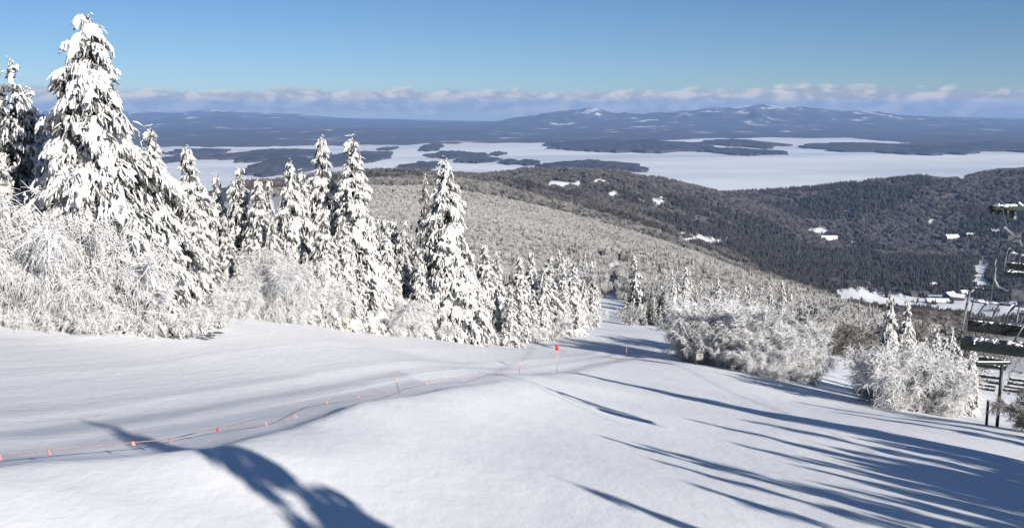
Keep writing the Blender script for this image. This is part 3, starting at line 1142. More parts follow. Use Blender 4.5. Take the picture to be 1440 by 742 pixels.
# ------------------------------------------------------------------ trees along the left edge of the run
GL = 'rimed spruces along the left edge of the run'
LEFT = [  # px, top py, distance, kind, width, label
    (152, 14, 31.5, 'broad', 1.12, 'tallest rime-caked spruce with a hooked tip at far left'),
    (38, 84, 36, 'open', 0.95, 'open-branched frosted spruce at the left picture edge beside the tallest spruce'),
    (104, 97, 37.5, 'dark', 0.75, 'dark needled spruce half hidden behind the tallest spruce'),
    (-25, 108, 38, 'open', 0.9, 'frosted spruce cut off by the left picture edge'),
    (232, 176, 37, 'narrow', 0.95, 'slim white spruce just right of the tallest spruce'),
    (283, 203, 40, 'mid', 0.9, 'white spruce with knobbly tip rising before the lake, second right of the tallest'),
    (312, 243, 43, 'narrow', 0.9, None),
    (274, 278, 33.5, 'mid', 1.0, 'short thickly crusted spruce leaning into the tallest spruce'),
    (345, 234, 42, 'narrow2', 1.0, 'slender white spruce with blunt tip left of the paired tall spruces'),
    (366, 250, 41, 'mid', 0.85, None),
    (408, 224, 43.5, 'mid2', 0.85, 'broad white spruce left of the paired tall spruces'),
    (430, 238, 47, 'narrow', 0.9, None),
    (455, 188, 48, 'mid', 0.8, 'left one of the paired tall spruces rising before the lake'),
    (502, 190, 47, 'narrow', 1.15, 'right one of the paired tall spruces rising before the lake'),
    (486, 300, 43.5, 'narrow', 1.0, None),
    (455, 290, 42, 'mid', 0.8, None),
    (540, 305, 50, 'narrow', 1.0, 'narrow white spruce between the paired tall spruces and the wide one'),
    (565, 322, 53, 'narrow2', 0.9, None),
    (520, 335, 48, 'narrow2', 1.0, None),
    (628, 221, 55, 'mid2', 1.12, 'tall wide-skirted white spruce in front of the frosted hill'),
    (600, 245, 63, 'dark', 0.62, 'thin dark-sided spruce behind the wide-skirted spruce'),
    (588, 345, 52, 'narrow', 1.1, None),
    (660, 352, 56, 'narrow', 1.1, None),
    (684, 340, 60, 'mid', 0.8, None),
    (703, 352, 64, 'narrow2', 1.0, None),
    (716, 398, 59, 'mid', 1.0, None),
    (730, 358, 66, 'mid', 0.85, None),
    (745, 352, 71, 'narrow', 1.1, None),
    (762, 376, 70, 'mid2', 0.8, None),
    (772, 360, 74, 'narrow2', 1.1, None),
    (790, 372, 77, 'mid', 0.8, None),
    (806, 366, 79, 'narrow', 1.3, 'pointed white spruce at the right end of the left tree row'),
    (820, 392, 86, 'mid2', 0.9, None),
    (832, 405, 93, 'narrow', 1.2, None),
    (642, 400, 54, 'mid', 0.85, None),
    (748, 405, 68, 'mid', 0.9, None),
    (780, 405, 76, 'mid2', 0.85, None),
    (385, 300, 40.5, 'mid2', 0.8, None),
    (325, 300, 37.5, 'mid', 0.8, None),
    (225, 290, 33, 'narrow', 1.1, None),
    (75, 190, 35, 'mid2', 0.9, None),
    (20, 215, 34, 'mid', 1.0, None),
    (210, 232, 34.5, 'mid', 0.9, None),
    (70, 122, 38.5, 'open', 0.9, 'open frosted spruce between the left edge spruce and the tallest one'),
    (12, 150, 36.5, 'mid2', 0.95, None), (118, 165, 33.5, 'dark', 0.95, 'dark-sided spruce tucked under the left flank of the tallest spruce'),
]
ORD = ['first', 'second', 'third', 'fourth', 'fifth', 'sixth', 'seventh', 'eighth', 'ninth', 'tenth', 'eleventh', 'twelfth', 'thirteenth', 'fourteenth', 'fifteenth']
ANCH = [(-100, 'left picture edge'), (152, 'tallest spruce'), (345, 'slender blunt-tipped spruce'), (502, 'paired tall spruces'), (628, 'wide-skirted tall spruce')]


def ordinal(px, all_px, what, anchors=ANCH):
    a_ = [a for a in anchors if a[0] <= px][-1]
    k_ = sorted(q for q in all_px if q >= a_[0] and (a_ is anchors[-1] or q < anchors[anchors.index(a_) + 1][0])).index(px)
    return '%s of the %s right of the %s' % (ORD[k_], what, a_[1])


un = [t_[0] for t_ in LEFT if t_[5] is None]
for px, py, d, kind, w, lab in LEFT:
    if lab is None:
        lab = ordinal(px, un, 'smaller white spruces')
    p = foot(px, d)
    h = ztop(py, d) - p[2] + 0.1
    spruce(kind, p, h, lab, GL, w * (1.18 if 160 < px < 840 else 1.08) * random.uniform(0.93, 1.1))
# young spruces in front of the row
YS = [250, 300, 335, 352, 398, 432, 470, 505, 535, 563, 600, 650, 672, 695, 732, 765, 795, 90, 185, 140]
for k, (px, py, d) in enumerate([(250, 345, 32.5), (300, 340, 35), (335, 352, 37), (352, 330, 38.5), (398, 345, 40.5), (432, 350, 41.5), (470, 352, 43), (505, 362, 45), (535, 372, 47.5), (563, 380, 50),
                                 (600, 400, 52), (650, 410, 55), (672, 395, 57), (695, 405, 60), (732, 415, 65), (765, 418, 71), (795, 412, 76), (90, 300, 32), (185, 320, 32), (140, 345, 30.5)]):
    p = foot(px, d)
    spruce(['mid', 'mid2', 'narrow', 'small'][k % 4 if d > 40 else k % 3], p, ztop(py, d) - p[2], ordinal(px, YS, 'short young spruces low in front'), 'young spruces in front of the left row', random.uniform(1.05, 1.35))
# second row and the wood behind
for k in range(80):
    px = random.uniform(-60, 835)
    ed = np.interp(px, [-60, 0, 330, 450, 560, 640, 720, 800, 850], [36, 36, 43, 48, 56, 62, 70, 84, 102])
    d = ed + random.uniform(2, 17)
    front = np.interp(px, [-60, 60, 150, 220, 300, 450, 520, 640, 700, 835], [170, 150, 160, 235, 262, 258, 300, 335, 380, 412])
    py = front + random.uniform(-8, 60)
    p = foot(px, d)
    h = ztop(py, d) - p[2] + 0.1
    if h < 2.0:
        continue
    spruce(random.choice(['mid', 'mid2', 'narrow', 'narrow2', 'dark']), p, h, 'rimed spruce standing inside the wood behind the left tree row',
           'spruces inside the left wood', random.uniform(0.85, 1.1))

# frosted shrubs and weeping birches in front of the spruces
GS = 'frosted shrubs along the left edge of the run'
LSH = [
    (40, 232, 30.0, 'weep', 0.95, 'big weeping frosted birch at the far left picture edge'),
    (-20, 300, 29.0, 'weep', 0.9, None),
    (95, 330, 29.3, 'weep', 0.9, 'lacy frosted shrub beneath the weeping birch at far left'),
    (160, 300, 30.5, 'round', 0.85, None),
    (190, 370, 29.8, 'round2', 1.0, None),
    (255, 395, 30.5, 'low', 0.8, None),
    (60, 400, 28.6, 'low', 0.9, None), (130, 405, 28.8, 'low', 0.9, None), (10, 410, 28.4, 'low', 0.8, None), (215, 415, 30.2, 'low', 0.8, None),
    (310, 395, 33.5, 'round', 0.9, None),
    (375, 340, 38, 'weep', 1.0, 'rounded weeping frosted shrub below the slender spruces'),
    (420, 385, 39.5, 'round', 0.9, None), (345, 390, 36.5, 'round2', 0.9, None),
    (470, 395, 42, 'upright', 1.0, None),
    (545, 412, 47, 'round', 1.25, 'low domed frosted shrub right of the yellow pads'),
    (585, 425, 50.5, 'round2', 1.2, None), (615, 435, 52.5, 'low', 0.9, None),
    (515, 418, 46.5, 'upright', 1.0, None),
    (690, 440, 59.5, 'low', 0.9, None), (745, 440, 66, 'low', 0.8, None), (775, 435, 72, 'round', 1.0, None), (812, 432, 82, 'round2', 1.0, None),
    (838, 430, 95, 'round', 1.0, None),
]
un = [t_[0] for t_ in LSH if t_[5] is None]
for px, py, d, kind, w, lab in LSH:
    if lab is None:
        lab = ordinal(px, un, 'frosted shrubs at the tree feet')
    p = foot(px, d)
    shrub(kind, p, ztop(py, d) - p[2], lab or 'white frosted shrub at the foot of the left spruces', GS, w)

# ------------------------------------------------------------------ right of the run: big shrub bank, dark spruces, right-hand clump
GM = 'frosted shrubs of the bank right of the run'
MSH = [(965, 425, 60, 'upright', 1.0), (985, 418, 63, 'round2', 1.0), (1010, 422, 61, 'upright', 1.1), (1035, 432, 59, 'round2', 0.95), (1060, 438, 58, 'upright', 1.1),
       (1085, 455, 56, 'round', 0.9), (1110, 462, 57, 'round2', 0.9), (1020, 470, 56.5, 'round', 0.9), (1060, 480, 54, 'round', 0.9), (1095, 492, 53, 'low', 0.8),
       (985, 455, 58.5, 'round', 0.85), (1135, 480, 60, 'round', 0.8), (1130, 452, 66, 'upright', 1.0), (1000, 435, 70, 'round', 1.0), (1050, 425, 70, 'upright', 1.2)]
for k, (px, py, d, kind, w) in enumerate(MSH):
    p = foot(px, d)
    lab = '%s frosted shrub from the left in the pale bank right of the run' % ORD[sorted(m_[0] + m_[2] * .01 for m_ in MSH).index(px + d * .01)]
    if k == 0:
        lab = 'leftmost upright frosted shrub of the bank beside the trail sign'
    shrub(kind, p, ztop(py, d) - p[2], lab, GM, w)
GD = 'dark spruces where the run bends away'
for k, (px, py, d, kind, w, lab) in enumerate([
        (880, 412, 112, 'smalldark', 1.0, None), (897, 405, 116, 'smalldark', 1.1, None), (915, 402, 114, 'dark', 1.1, None), (931, 396, 118, 'dark', 1.0, None),
        (946, 388, 116, 'mid2', 0.85, 'tallest half-white spruce of the dark clump at the bend'), (962, 392, 118, 'mid', 0.8, 'whitest spruce at the right end of the dark clump at the bend'),
        (982, 418, 112, 'dark', 0.9, None), (905, 425, 108, 'dark', 1.1, None), (928, 428, 110, 'smalldark', 1.1, None), (955, 425, 110, 'dark', 1.0, None)]):
    p = foot(px, d)
    spruce(kind, p, ztop(py, d) - p[2], lab or ORD[k] + ' dark spruce of the clump where the run bends away', GD, w)
for px, py, d, lab in ((888, 425, 104, 'taller frosted shrub at the left foot of the dark spruce clump'), (935, 452, 100, 'low domed frosted shrub before the dark spruce clump')):
    p = foot(px, d)
    shrub('small', p, ztop(py, d) - p[2], lab, 'shrubs before the dark clump', 1.2)

GR = 'rimed spruces of the right-hand clump'
for k, (px, py, d, kind, w, lab) in enumerate([
        (1246, 408, 58, 'mid2', 0.85, 'taller left spire of the twin white spruces in the right-hand clump'),
        (1270, 416, 60, 'mid', 0.85, 'right spire of the twin white spruces in the right-hand clump'),
        (1308, 455, 54, 'narrow', 1.3, None), (1326, 470, 53, 'mid', 1.0, None), (1344, 482, 52, 'narrow', 1.4, None), (1352, 500, 51, 'mid', 1.0, None),
        (1290, 470, 58, 'narrow2', 1.1, None), (1360, 470, 56, 'narrow', 1.1, None), (1335, 455, 60, 'mid2', 0.8, None)]):
    p = foot(px, d)
    spruce(kind, p, ztop(py, d) - p[2], lab or '%s small white spruce from the left between twin spruces and chairlift' % ORD[[1290, 1308, 1326, 1335, 1344, 1352, 1360].index(px)], GR, w)
for px, py, d, kind, w, lab in [
        (1262, 474, 44, 'round', 0.95, 'big round frosted bush in front of the twin white spruces'),
        (1225, 490, 46.5, 'upright', 1.0, 'upright frosted bush at the left side of the right-hand clump'),
        (1300, 500, 44, 'round2', 0.9, 'frosted bush leaning right beside the big round bush'),
        (1335, 515, 43.5, 'upright', 1.0, 'frosted bush next to the lift posts'),
        (1280, 478, 49, 'round2', 1.0, 'frosted bush tucked behind the big round bush'),
        (1215, 525, 52, 'low', 0.8, 'low frosted bush by the shaded gully')]:
    p = foot(px, d)
    shrub(kind, p, ztop(py, d) - p[2], lab, 'frosted bushes of the right-hand clump', w)
# brown, barely frosted bushes
SHR['brown'] = tuple(me.copy() for me in SHR['round'])
SHR['brown'][1].materials.clear()
SHR['brown'][1].materials.append(TWIG)
SHR['brown'][0].materials.clear()
SHR['brown'][0].materials.append(TWIG)
for px, py, d, lab in ((1452, 548, 37, 'dark bare bush at the right picture edge below the chairs'), (1180, 455, 120, 'dark bare thicket in the gully'), (1215, 450, 125, 'dark bare thicket behind the gully'),
                       (1320, 440, 95, 'brown bare bush above the right-hand clump')):
    p = foot(px, d)
    shrub('brown', p, max(2.0, ztop(py, d) - p[2]), lab, 'bare brown bushes', 1.2, name='bare_shrub')

# ------------------------------------------------------------------ scattered trees down the slope, still one by one
rngp = random.Random(5)
cnt = 0
tries = 0
while cnt < 230 and tries < 4000:
    tries += 1
    d = math.exp(rngp.uniform(math.log(118), math.log(340)))
    px = rngp.uniform(780, 1240)
    p = foot(px, d)
    ppx, ppy = project(*p)
    if clear_at(np.array([p[0]]), np.array([p[1]]), np.array([p[2]]))[0]:
        continue
    if 835 < px < 880 and d < 320:
        continue
    cnt += 1
    if rngp.random() < (0.72 if px < 880 else 0.26):
        spruce(rngp.choice(['small', 'small2', 'small', 'smalldark']), p, rngp.uniform(4.5, 9.0), 'small rimed spruce on the slope below the run', 'spruces scattered down the slope', rngp.uniform(0.9, 1.3))
    else:
        shrub(rngp.choice(['small', 'small2']), p, rngp.uniform(3.5, 6.5), 'pale frosted hardwood on the slope below the run', 'frosted hardwoods scattered down the slope', rngp.uniform(0.8, 1.2),
              name='frosted_hardwood', cat='tree')

# ------------------------------------------------------------------ trees standing right of and behind the camera (their shadows fall on the run)
GX = 'spruces uphill right of the run'
cot = 1 / math.tan(ELEV)


def ground_at(px, py):
    ds = np.exp(np.linspace(math.log(6), math.log(110), 160))
    yc = (371 - py) / FPX
    k = ds / (CP + yc * SP)
    x, z = (px - 720) / FPX * k, k * (yc * CP - SP)
    below = z < H(x, ds)
    i_ = int(np.argmax(below)) if below.any() else len(ds) - 1
    return np.array([x[i_], ds[i_], Hs(x[i_], ds[i_])])


def shadow_tree(px, py, d, h, kind='shade', w=1.0):
    tip = ground_at(px, py)
    pos = tip[:2] - SUNH * h * cot
    for _ in range(8):
        z = Hs(*pos)
        L = (z + h - tip[2]) * cot
        pos = tip[:2] - SUNH * L
    z = Hs(*pos)
    spruce(kind, (pos[0], pos[1], z), h, 'spruce standing uphill right of the run', GX, w)


for a in [(780, 520, 36.5, 11.5, 'mid2', 0.75), (845, 611, 21.5, 6.5, 'shade', 0.9), (885, 620, 22, 9, 'shade', 1.1), (770, 665, 15.8, 7.5, 'narrow', 0.8),
          (925, 652, 20, 8.5, 'shade', 1.1), (935, 672, 18.5, 8, 'shade', 1.2), (1030, 588, 30, 10, 'shade', 1.2), (965, 590, 28, 9, 'shade', 0.8),
          (1060, 610, 28, 9.5, 'narrow', 1.0), (1010, 620, 25, 9, 'shade', 1.2),
          (1120, 566, 42, 9, 'shade', 1.0), (1160, 578, 40, 9, 'shade', 1.2),
          (1180, 610, 33, 9, 'small', 1.1), (1230, 620, 32, 9, 'small2', 1.2), (1280, 625, 32, 9, 'small', 1.2), (1150, 640, 27, 9, 'narrow', 1.2), (1250, 660, 25, 9, 'mid', 1.1),
          (1330, 650, 27, 10, 'mid', 1.1), (1350, 700, 21, 9, 'mid2', 1.0), (1240, 700, 20, 8, 'mid', 0.9), (1390, 640, 29, 9, 'small', 1.3), (1120, 690, 18.5, 8, 'narrow', 1.1)]:
    shadow_tree(*a)
rq = random.Random(12)
for k in range(100):
    px = rq.uniform(1130, 1750)
    py = rq.uniform(np.interp(px, [1090, 1440, 1700], [610, 625, 640]), np.interp(px, [1090, 1300, 1700], [700, 738, 760]))
    shadow_tree(px, py, 0, rq.uniform(7.5, 11), rq.choice(['small', 'small2', 'mid', 'narrow', 'shade']), rq.uniform(0.9, 1.4) * (1.5 if px > 1260 else 1.0))
# the near tree whose bent top draws the big shadow at lower left
tp = ground_at(318, 622)
hh = 7.4
pos = tp[:2] - SUNH * hh * cot
for _ in range(8):
    pos = tp[:2] - SUNH * (Hs(*pos) + hh - tp[2]) * cot
SPR['bent'] = spruce_meshes(31, 0.21, 24, 0.85, 0.8, 1.7, bend=-1.5, lod=1, ns=4, shape=0.62)
pos = pos - np.array([1.9, 0])
bt = spruce('bent', (pos[0], pos[1], Hs(*pos)), hh, 'bent-topped spruce just right of the camera', None, 1.15, rz=R(0))
bt.rotation_euler = (0, 0.25, 0)


# ------------------------------------------------------------------ distant woods (one mass each, instanced)
def wood_proto(kind, seed):
    rng = np.random.default_rng(seed)
    if kind == 'frost':                       # leafless hardwood: a rounded crown of fine twigs
        n_ = 170
        g = rng.normal(size=(n_, 3))
        g /= np.linalg.norm(g, axis=1, keepdims=True)
        e = g * (0.55 + 0.45 * rng.random((n_, 1))) * np.array([2.3, 2.3, 2.5]) + np.array([0, 0, 3.3])
        e[:, 2] = np.maximum(e[:, 2], 0.4 + rng.random(n_))
        base = e * np.array([0.45, 0.45, 0.6]) + rng.normal(size=(n_, 3)) * 0.25
        v, q = tubes3(base, (base + e) / 2 + rng.normal(size=(n_, 3)) * 0.2, e, np.full(n_, 0.10), np.full(n_, 0.055))
        return [q], v
    if kind == 'conifer':
        rows_ = 7
        V, Q = [], []
        for r_ in range(rows_):
            k = 11
            zz = 0.8 + r_ * 1.35
            rad = 2.3 * (1 - r_ / rows_) + 0.25
            a = np.arange(k) * 6.283 / k + rng.random() * 6
            rj = rad * (0.6 + 0.7 * rng.random(k))
            b0 = len(V)
            for q_ in range(k):
                V.append((math.cos(a[q_]) * rj[q_], math.sin(a[q_]) * rj[q_], zz - 0.5 * rng.random()))
            V.append((0, 0, zz + 2.4))
            for q_ in range(k):
                Q.append((b0 + q_, b0 + (q_ + 1) % k, b0 + k))
        return [np.array(Q)], np.array(V, float)
    raise ValueError


def clump(kinds, n, spread, seed, hs):
    rng = np.random.default_rng(seed)
    V, F = [], {}
    off = 0
    for k in range(n):
        fs, v = wood_proto(kinds[k % len(kinds)], seed * 50 + k)
        s = hs * (0.7 + 0.6 * rng.random())
        p = rng.normal(size=2) * spread
        v = v * s
        v[:, 0] += p[0]
        v[:, 1] += p[1]
        V.append(v)
        for f in fs:
            F.setdefault(f.shape[1], []).append(f + off)
        off += len(v)
    return np.vstack(V), [np.vstack(x) for x in F.values()]


FROSTWOOD = noise_mat('frosted_wood', (0.34, 0.332, 0.325), (0.50, 0.492, 0.48), 0.5, 0.9)
DARKWOOD = noise_mat('conifer_wood', (0.026, 0.027, 0.025), (0.080, 0.074, 0.064), 0.5, 0.9)
GREYWOOD = noise_mat('bare_hardwood', (0.11, 0.10, 0.098), (0.24, 0.22, 0.215), 0.5, 0.9)
HALFWOOD = noise_mat('part_frosted_wood', (0.16, 0.155, 0.15), (0.38, 0.37, 0.36), 0.5, 0.9)
for mm in (DARKWOOD, GREYWOOD, HALFWOOD):
    per_object_tint(mm, 0.45)
per_object_tint(FROSTWOOD, 0.14)


def gn_forest(name, pts, scales, proto_mesh, label, seed):
    me = bpy.data.meshes.new(name)
    me.vertices.add(len(pts))
    me.vertices.foreach_set('co', np.asarray(pts, np.float32).ravel())
    rng = np.random.default_rng(seed)
    a = me.attributes.new('size', 'FLOAT', 'POINT')
    a.data.foreach_set('value', np.asarray(scales, np.float32))
    a = me.attributes.new('turn', 'FLOAT_VECTOR', 'POINT')
    t = np.zeros((len(pts), 3), np.float32)
    t[:, 2] = rng.random(len(pts)) * 6.283
    a.data.foreach_set('vector', t.ravel())
    o = link(name, me)
    proto = bpy.data.objects.new(name + '_tree', proto_mesh)
    ng = bpy.data.node_groups.new(name, 'GeometryNodeTree')
    ng.interface.new_socket('Geometry', in_out='INPUT', socket_type='NodeSocketGeometry')
    ng.interface.new_socket('Geometry', in_out='OUTPUT', socket_type='NodeSocketGeometry')
    gi, go = ng.nodes.new('NodeGroupInput'), ng.nodes.new('NodeGroupOutput')
    ip = ng.nodes.new('GeometryNodeInstanceOnPoints')
    oi = ng.nodes.new('GeometryNodeObjectInfo')
    oi.inputs['Object'].default_value = proto
    oi.inputs['As Instance'].default_value = True
    s = ng.nodes.new('GeometryNodeInputNamedAttribute')
    s.data_type = 'FLOAT'
    s.inputs['Name'].default_value = 'size'
    tn = ng.nodes.new('GeometryNodeInputNamedAttribute')
    tn.data_type = 'FLOAT_VECTOR'
    tn.inputs['Name'].default_value = 'turn'
    ng.links.new(gi.outputs[0], ip.inputs['Points'])
    ng.links.new(oi.outputs['Geometry'], ip.inputs['Instance'])
    ng.links.new(s.outputs['Attribute'], ip.inputs['Scale'])
    ng.links.new(tn.outputs['Attribute'], ip.inputs['Rotation'])
    ng.links.new(ip.outputs[0], go.inputs[0])
    md = o.modifiers.new('trees', 'NODES')
    md.node_group = ng
    return tag(o, label, None, None, 'stuff')


def scatter(n, r0, r1, t0, t1, seed, bias=2.0):
    rng = np.random.default_rng(seed)
    rr = (r0 ** bias + (r1 ** bias - r0 ** bias) * rng.random(n)) ** (1 / bias)
    t = np.radians(t0 + (t1 - t0) * rng.random(n))
    x, y = rr * np.sin(t), rr * np.cos(t)
    z = H(x, y)
    keep = (z > LAKE_Z + 2) & ~clear_at(x, y, z)
    return x[keep], y[keep], z[keep]


def pmesh(name, V, F, m_):
    me = np_mesh(name, V, F, smooth=False)
    me.materials.append(m_)
    return me


P_FROST = pmesh('frosted_tree', *clump(['frost'], 1, 0, 61, 1.0), FROSTWOOD)
P_FROSTC = pmesh('frosted_conifer', *clump(['conifer'], 1, 0, 62, 0.65), HALFWOOD)
P_HALF = pmesh('part_frosted_trees', *clump(['frost'], 3, 2.6, 63, 1.2), HALFWOOD)
P_GREY = pmesh('bare_trees', *clump(['frost'], 4, 4.0, 64, 1.7), GREYWOOD)
P_DARK = pmesh('conifers', *clump(['conifer', 'conifer', 'conifer', 'frost'], 5, 4.6, 65, 1.12), DARKWOOD)

# frosted hill
x, y, z = scatter(62000, 230, 1050, -9, 24, 71, 1.6)
nzv = fbm(x / 90, y / 90, 81, 3)
sel = np.random.default_rng(3).random(len(x)) < 0.975 - 0.10 * (nzv < -0.25)
frosty = sel & (np.hypot(x, y) < 1000 + 120 * nzv)
conif = (~sel)
sc = np.random.default_rng(4).uniform(0.42, 0.78, len(x))
gn_forest('frosted_hardwood_forest', np.stack([x, y, z], 1)[frosty], sc[frosty], P_FROST, 'pale frosted hardwood forest covering the hill below the run', 1)
gn_forest('frosted_conifer_forest', np.stack([x, y, z], 1)[conif], sc[conif], P_FROSTC, 'half frosted conifers scattered through the pale hillside forest', 2)
# lower slope: frost gives out
x, y, z = scatter(16000, 880, 1900, -14, 27, 72)
sc = np.random.default_rng(5).uniform(0.7, 1.2, len(x))
mix = fbm(x / 220, y / 220, 82, 3) + (np.hypot(x, y) - 1200) / 1100
hf = mix < 0.05
gn_forest('part_frosted_forest', np.stack([x, y, z], 1)[hf], sc[hf], P_HALF, 'grey half frosted forest at the foot of the hill', 3)
dk = (~hf) & (fbm(x / 150, y / 150, 83, 3) > 0.0)
gr = (~hf) & ~dk
DK, GRY = [np.stack([x, y, z], 1)[dk]], [np.stack([x, y, z], 1)[gr]]
x, y, z = scatter(42000, 1800, 4700, -16, 29, 73, 1.7)
thd = np.degrees(np.arctan2(x, y))
nz2 = fbm(x / 330, y / 330, 84, 4) + np.interp(thd, [-16, 5, 12, 16, 29], [-0.42, -0.38, -0.14, 0.12, 0.10]) + 0.22 * ((np.hypot(x, y) < 3000) & (thd > 10))
dk = nz2 > 0
DK.append(np.stack([x, y, z], 1)[dk])
GRY.append(np.stack([x, y, z], 1)[~dk])
DK, GRY = np.vstack(DK), np.vstack(GRY)
rg = np.random.default_rng(6)
gn_forest('conifer_forest', DK, rg.uniform(0.7, 1.3, len(DK)) * np.interp(np.hypot(DK[:, 0], DK[:, 1]), [1000, 4000], [0.8, 1.35]), P_DARK, 'dark conifer forest filling the valley and the right-hand ridge', 4)
gn_forest('bare_hardwood_forest', GRY, rg.uniform(0.7, 1.2, len(GRY)) * np.interp(np.hypot(GRY[:, 0], GRY[:, 1]), [1000, 4000], [0.7, 1.15]), P_GREY, 'grey leafless hardwood forest on the middle ridge and valley sides', 5)

# ------------------------------------------------------------------ rope line, poles, signs on the run
rp = []
for a, b_ in zip(ROPE[:-1], ROPE[1:]):
    nseg = max(3, int(np.hypot(*(b_ - a)) / 0.5))
    for k in range(nseg):
        q_ = a + (b_ - a) * k / nseg
        rp.append(q_)
rp = np.array(rp)
rz_ = H(rp[:, 0], rp[:, 1])
s_ = np.cumsum(np.concatenate([[0], np.hypot(*np.diff(rp, axis=0).T)]))
lift = 0.10 + 0.14 * np.abs(np.sin(s_ * 0.42)) ** 1.5
rope_pts = np.stack([rp[:, 0], rp[:, 1], rz_ + lift], 1)
rope_o = MB().tube([tuple(p) for p in rope_pts], 0.0055, 5).build('boundary_rope', ROPEM, None, True)
tag(rope_o, 'sagging boundary rope with orange flags along the snow bank', 'rope')


def rope_at(px):
    ppx = np.array([project(*p)[0] for p in rope_pts])
    k = int(np.argmin(np.abs(ppx - px)))
    return rope_pts[k]


for k, px in enumerate((22, 97, 177, 245, 312, 372, 420, 463, 508, 600, 650, 700, 820)):
    p = rope_at(px)
    mb = MB()
    w, h = 0.030, 0.046
    rot = Matrix.Translation(Vector(p)) @ Matrix.Rotation(random.uniform(-0.5, 0.5), 4, 'Z') @ Matrix.Rotation(random.uniform(-.25, .25), 4, 'Y')
    mb.prism([(-0.008, 0.0), (0.008, 0.0), (0.02, -h), (0.006, -h)], -w / 2, w / 2, rot)
    mb.box((-w / 2, -0.012, -0.012), (w / 2, 0.012, 0.012), rot)
    mb.build('flag', RED if px == 312 else ORANGE, rope_o)


def pole(px, d, py_top, lean, label, name='bamboo_pole', m_=None, rad=0.014):
    p = foot(px, d)
    h = ztop(py_top, d) - p[2]
    e = empty(name, p)
    e.rotation_euler = (0, lean, 0)
    MB().tube([(0, 0, -0.3), (0.01, 0, h * .5), (0, 0, h)], rad, 6, rad * .7).build('shaft', m_ or BAMBOO, e, True)
    MB().tube([(0, 0, h * .62), (0, 0, h * .68)], rad * 1.5, 6).build('rope_clip', ORANGE, e, True)
    return tag(e, label, 'pole', 'orange poles of the rope line'), h


pole(562, 25.5, 522, -0.25, 'leaning orange bamboo pole at the rope left of the marker')
pole(730, 36.5, 503, 0.05, 'short orange pole where the rope crosses the bank')
pole(880, 60, 487, 0.05, 'thin orange pole near the crest before the bend')
pole(918, 66, 480, 0.0, 'thin orange pole at the shrub bank end of the rope')
e, h = pole(783, 41, 491, 0.0, 'orange pole carrying a red marker disc in the middle of the run', 'marker_pole', rad=0.015)
del e['group']
mb = MB()
mb.tube([(0, -0.02, h - 0.02), (0, -0.02, h + 0.08), (0, -0.02, h + 0.16), (0, -0.02, h + 0.19)], 0.075, 10, 0.065)
mb.build('marker_head', RED, e, True)

p = foot(718, 62)
e = empty('hydrant', p)
MB().tube([(0, 0, -0.2), (0, 0, 0.55), (0.02, 0, 0.62)], 0.05, 8).tube([(0, 0, .5), (-0.22, 0, .52)], 0.035, 6).box((-.12, -.06, .55), (.02, .06, .66)).build('standpipe', WOODDK, e)
MB().tube([(0.25, 0, -0.1), (0.25, 0, 0.1), (0.25, 0, 0.45), (0.25, 0, 0.5)], 0.16, 10, 0.13).build('pad', ORANGE, e, True)
tag(e, 'dark snowmaking standpipe with an orange pad at the foot of the spruces', 'hydrant')
for px, d, lean, lab in ((488, 42.5, 0.0, 'upright yellow safety pad by the left spruces'), (507, 43.5, 0.33, 'leaning yellow safety pad by the left spruces'), (757, 69, -0.2, 'small yellow safety pad left of the red marker')):
    p = foot(px, d)
    e = empty('safety_pad', p)
    e.rotation_euler = (0, -lean, R(10))
    MB().tube([(0, 0, -0.2), (0, 0, 0.05), (0, 0, 0.55), (0, 0, 0.60)], 0.115, 12, 0.10).build('foam', YELLOW, e, True)
    MB().tube([(0, 0, 0.58), (0, 0, 0.85)], 0.018, 6).build('post', STEEL, e, True)
    MB().tube([(0, 0, 0.32), (0, 0, 0.36)], 0.116, 12).build('strap', WOODDK, e, True)
    tag(e, lab, 'pad', 'yellow pads')

p = foot(984, 55.5)
e = empty('trail_sign', p)
e.scale = (0.8, 0.8, 0.8)
MB().box((0.10, -0.04, -0.3), (0.18, 0.04, 0.66)).box((-0.32, -0.03, -0.3), (-0.27, 0.03, 0.5)).build('post', WOODDK, e)
MB().box((-0.30, -0.09, 0.42), (0.22, -0.05, 0.92)).build('board', SIGNW, e)
fr = MB()
fr.box((-0.34, -0.10, 0.92), (0.26, -0.045, 0.965)).box((-0.34, -0.10, 0.375), (0.26, -0.045, 0.42)).box((-0.345, -0.102, 0.375), (-0.30, -0.043, 0.965)).box((0.22, -0.102, 0.375), (0.265, -0.043, 0.965))
fr.build('frame', WOODDK, e)
MB().poly([(-0.10, -0.094, 0.75), (0.0, -0.094, 0.80), (0.06, -0.094, 0.70), (0.02, -0.094, 0.60), (-0.02, -0.094, 0.69)]).build('emblem', WOODDK, e)
tag(e, 'square trail sign in a dark frame at the edge of the frosted shrub bank', 'sign')


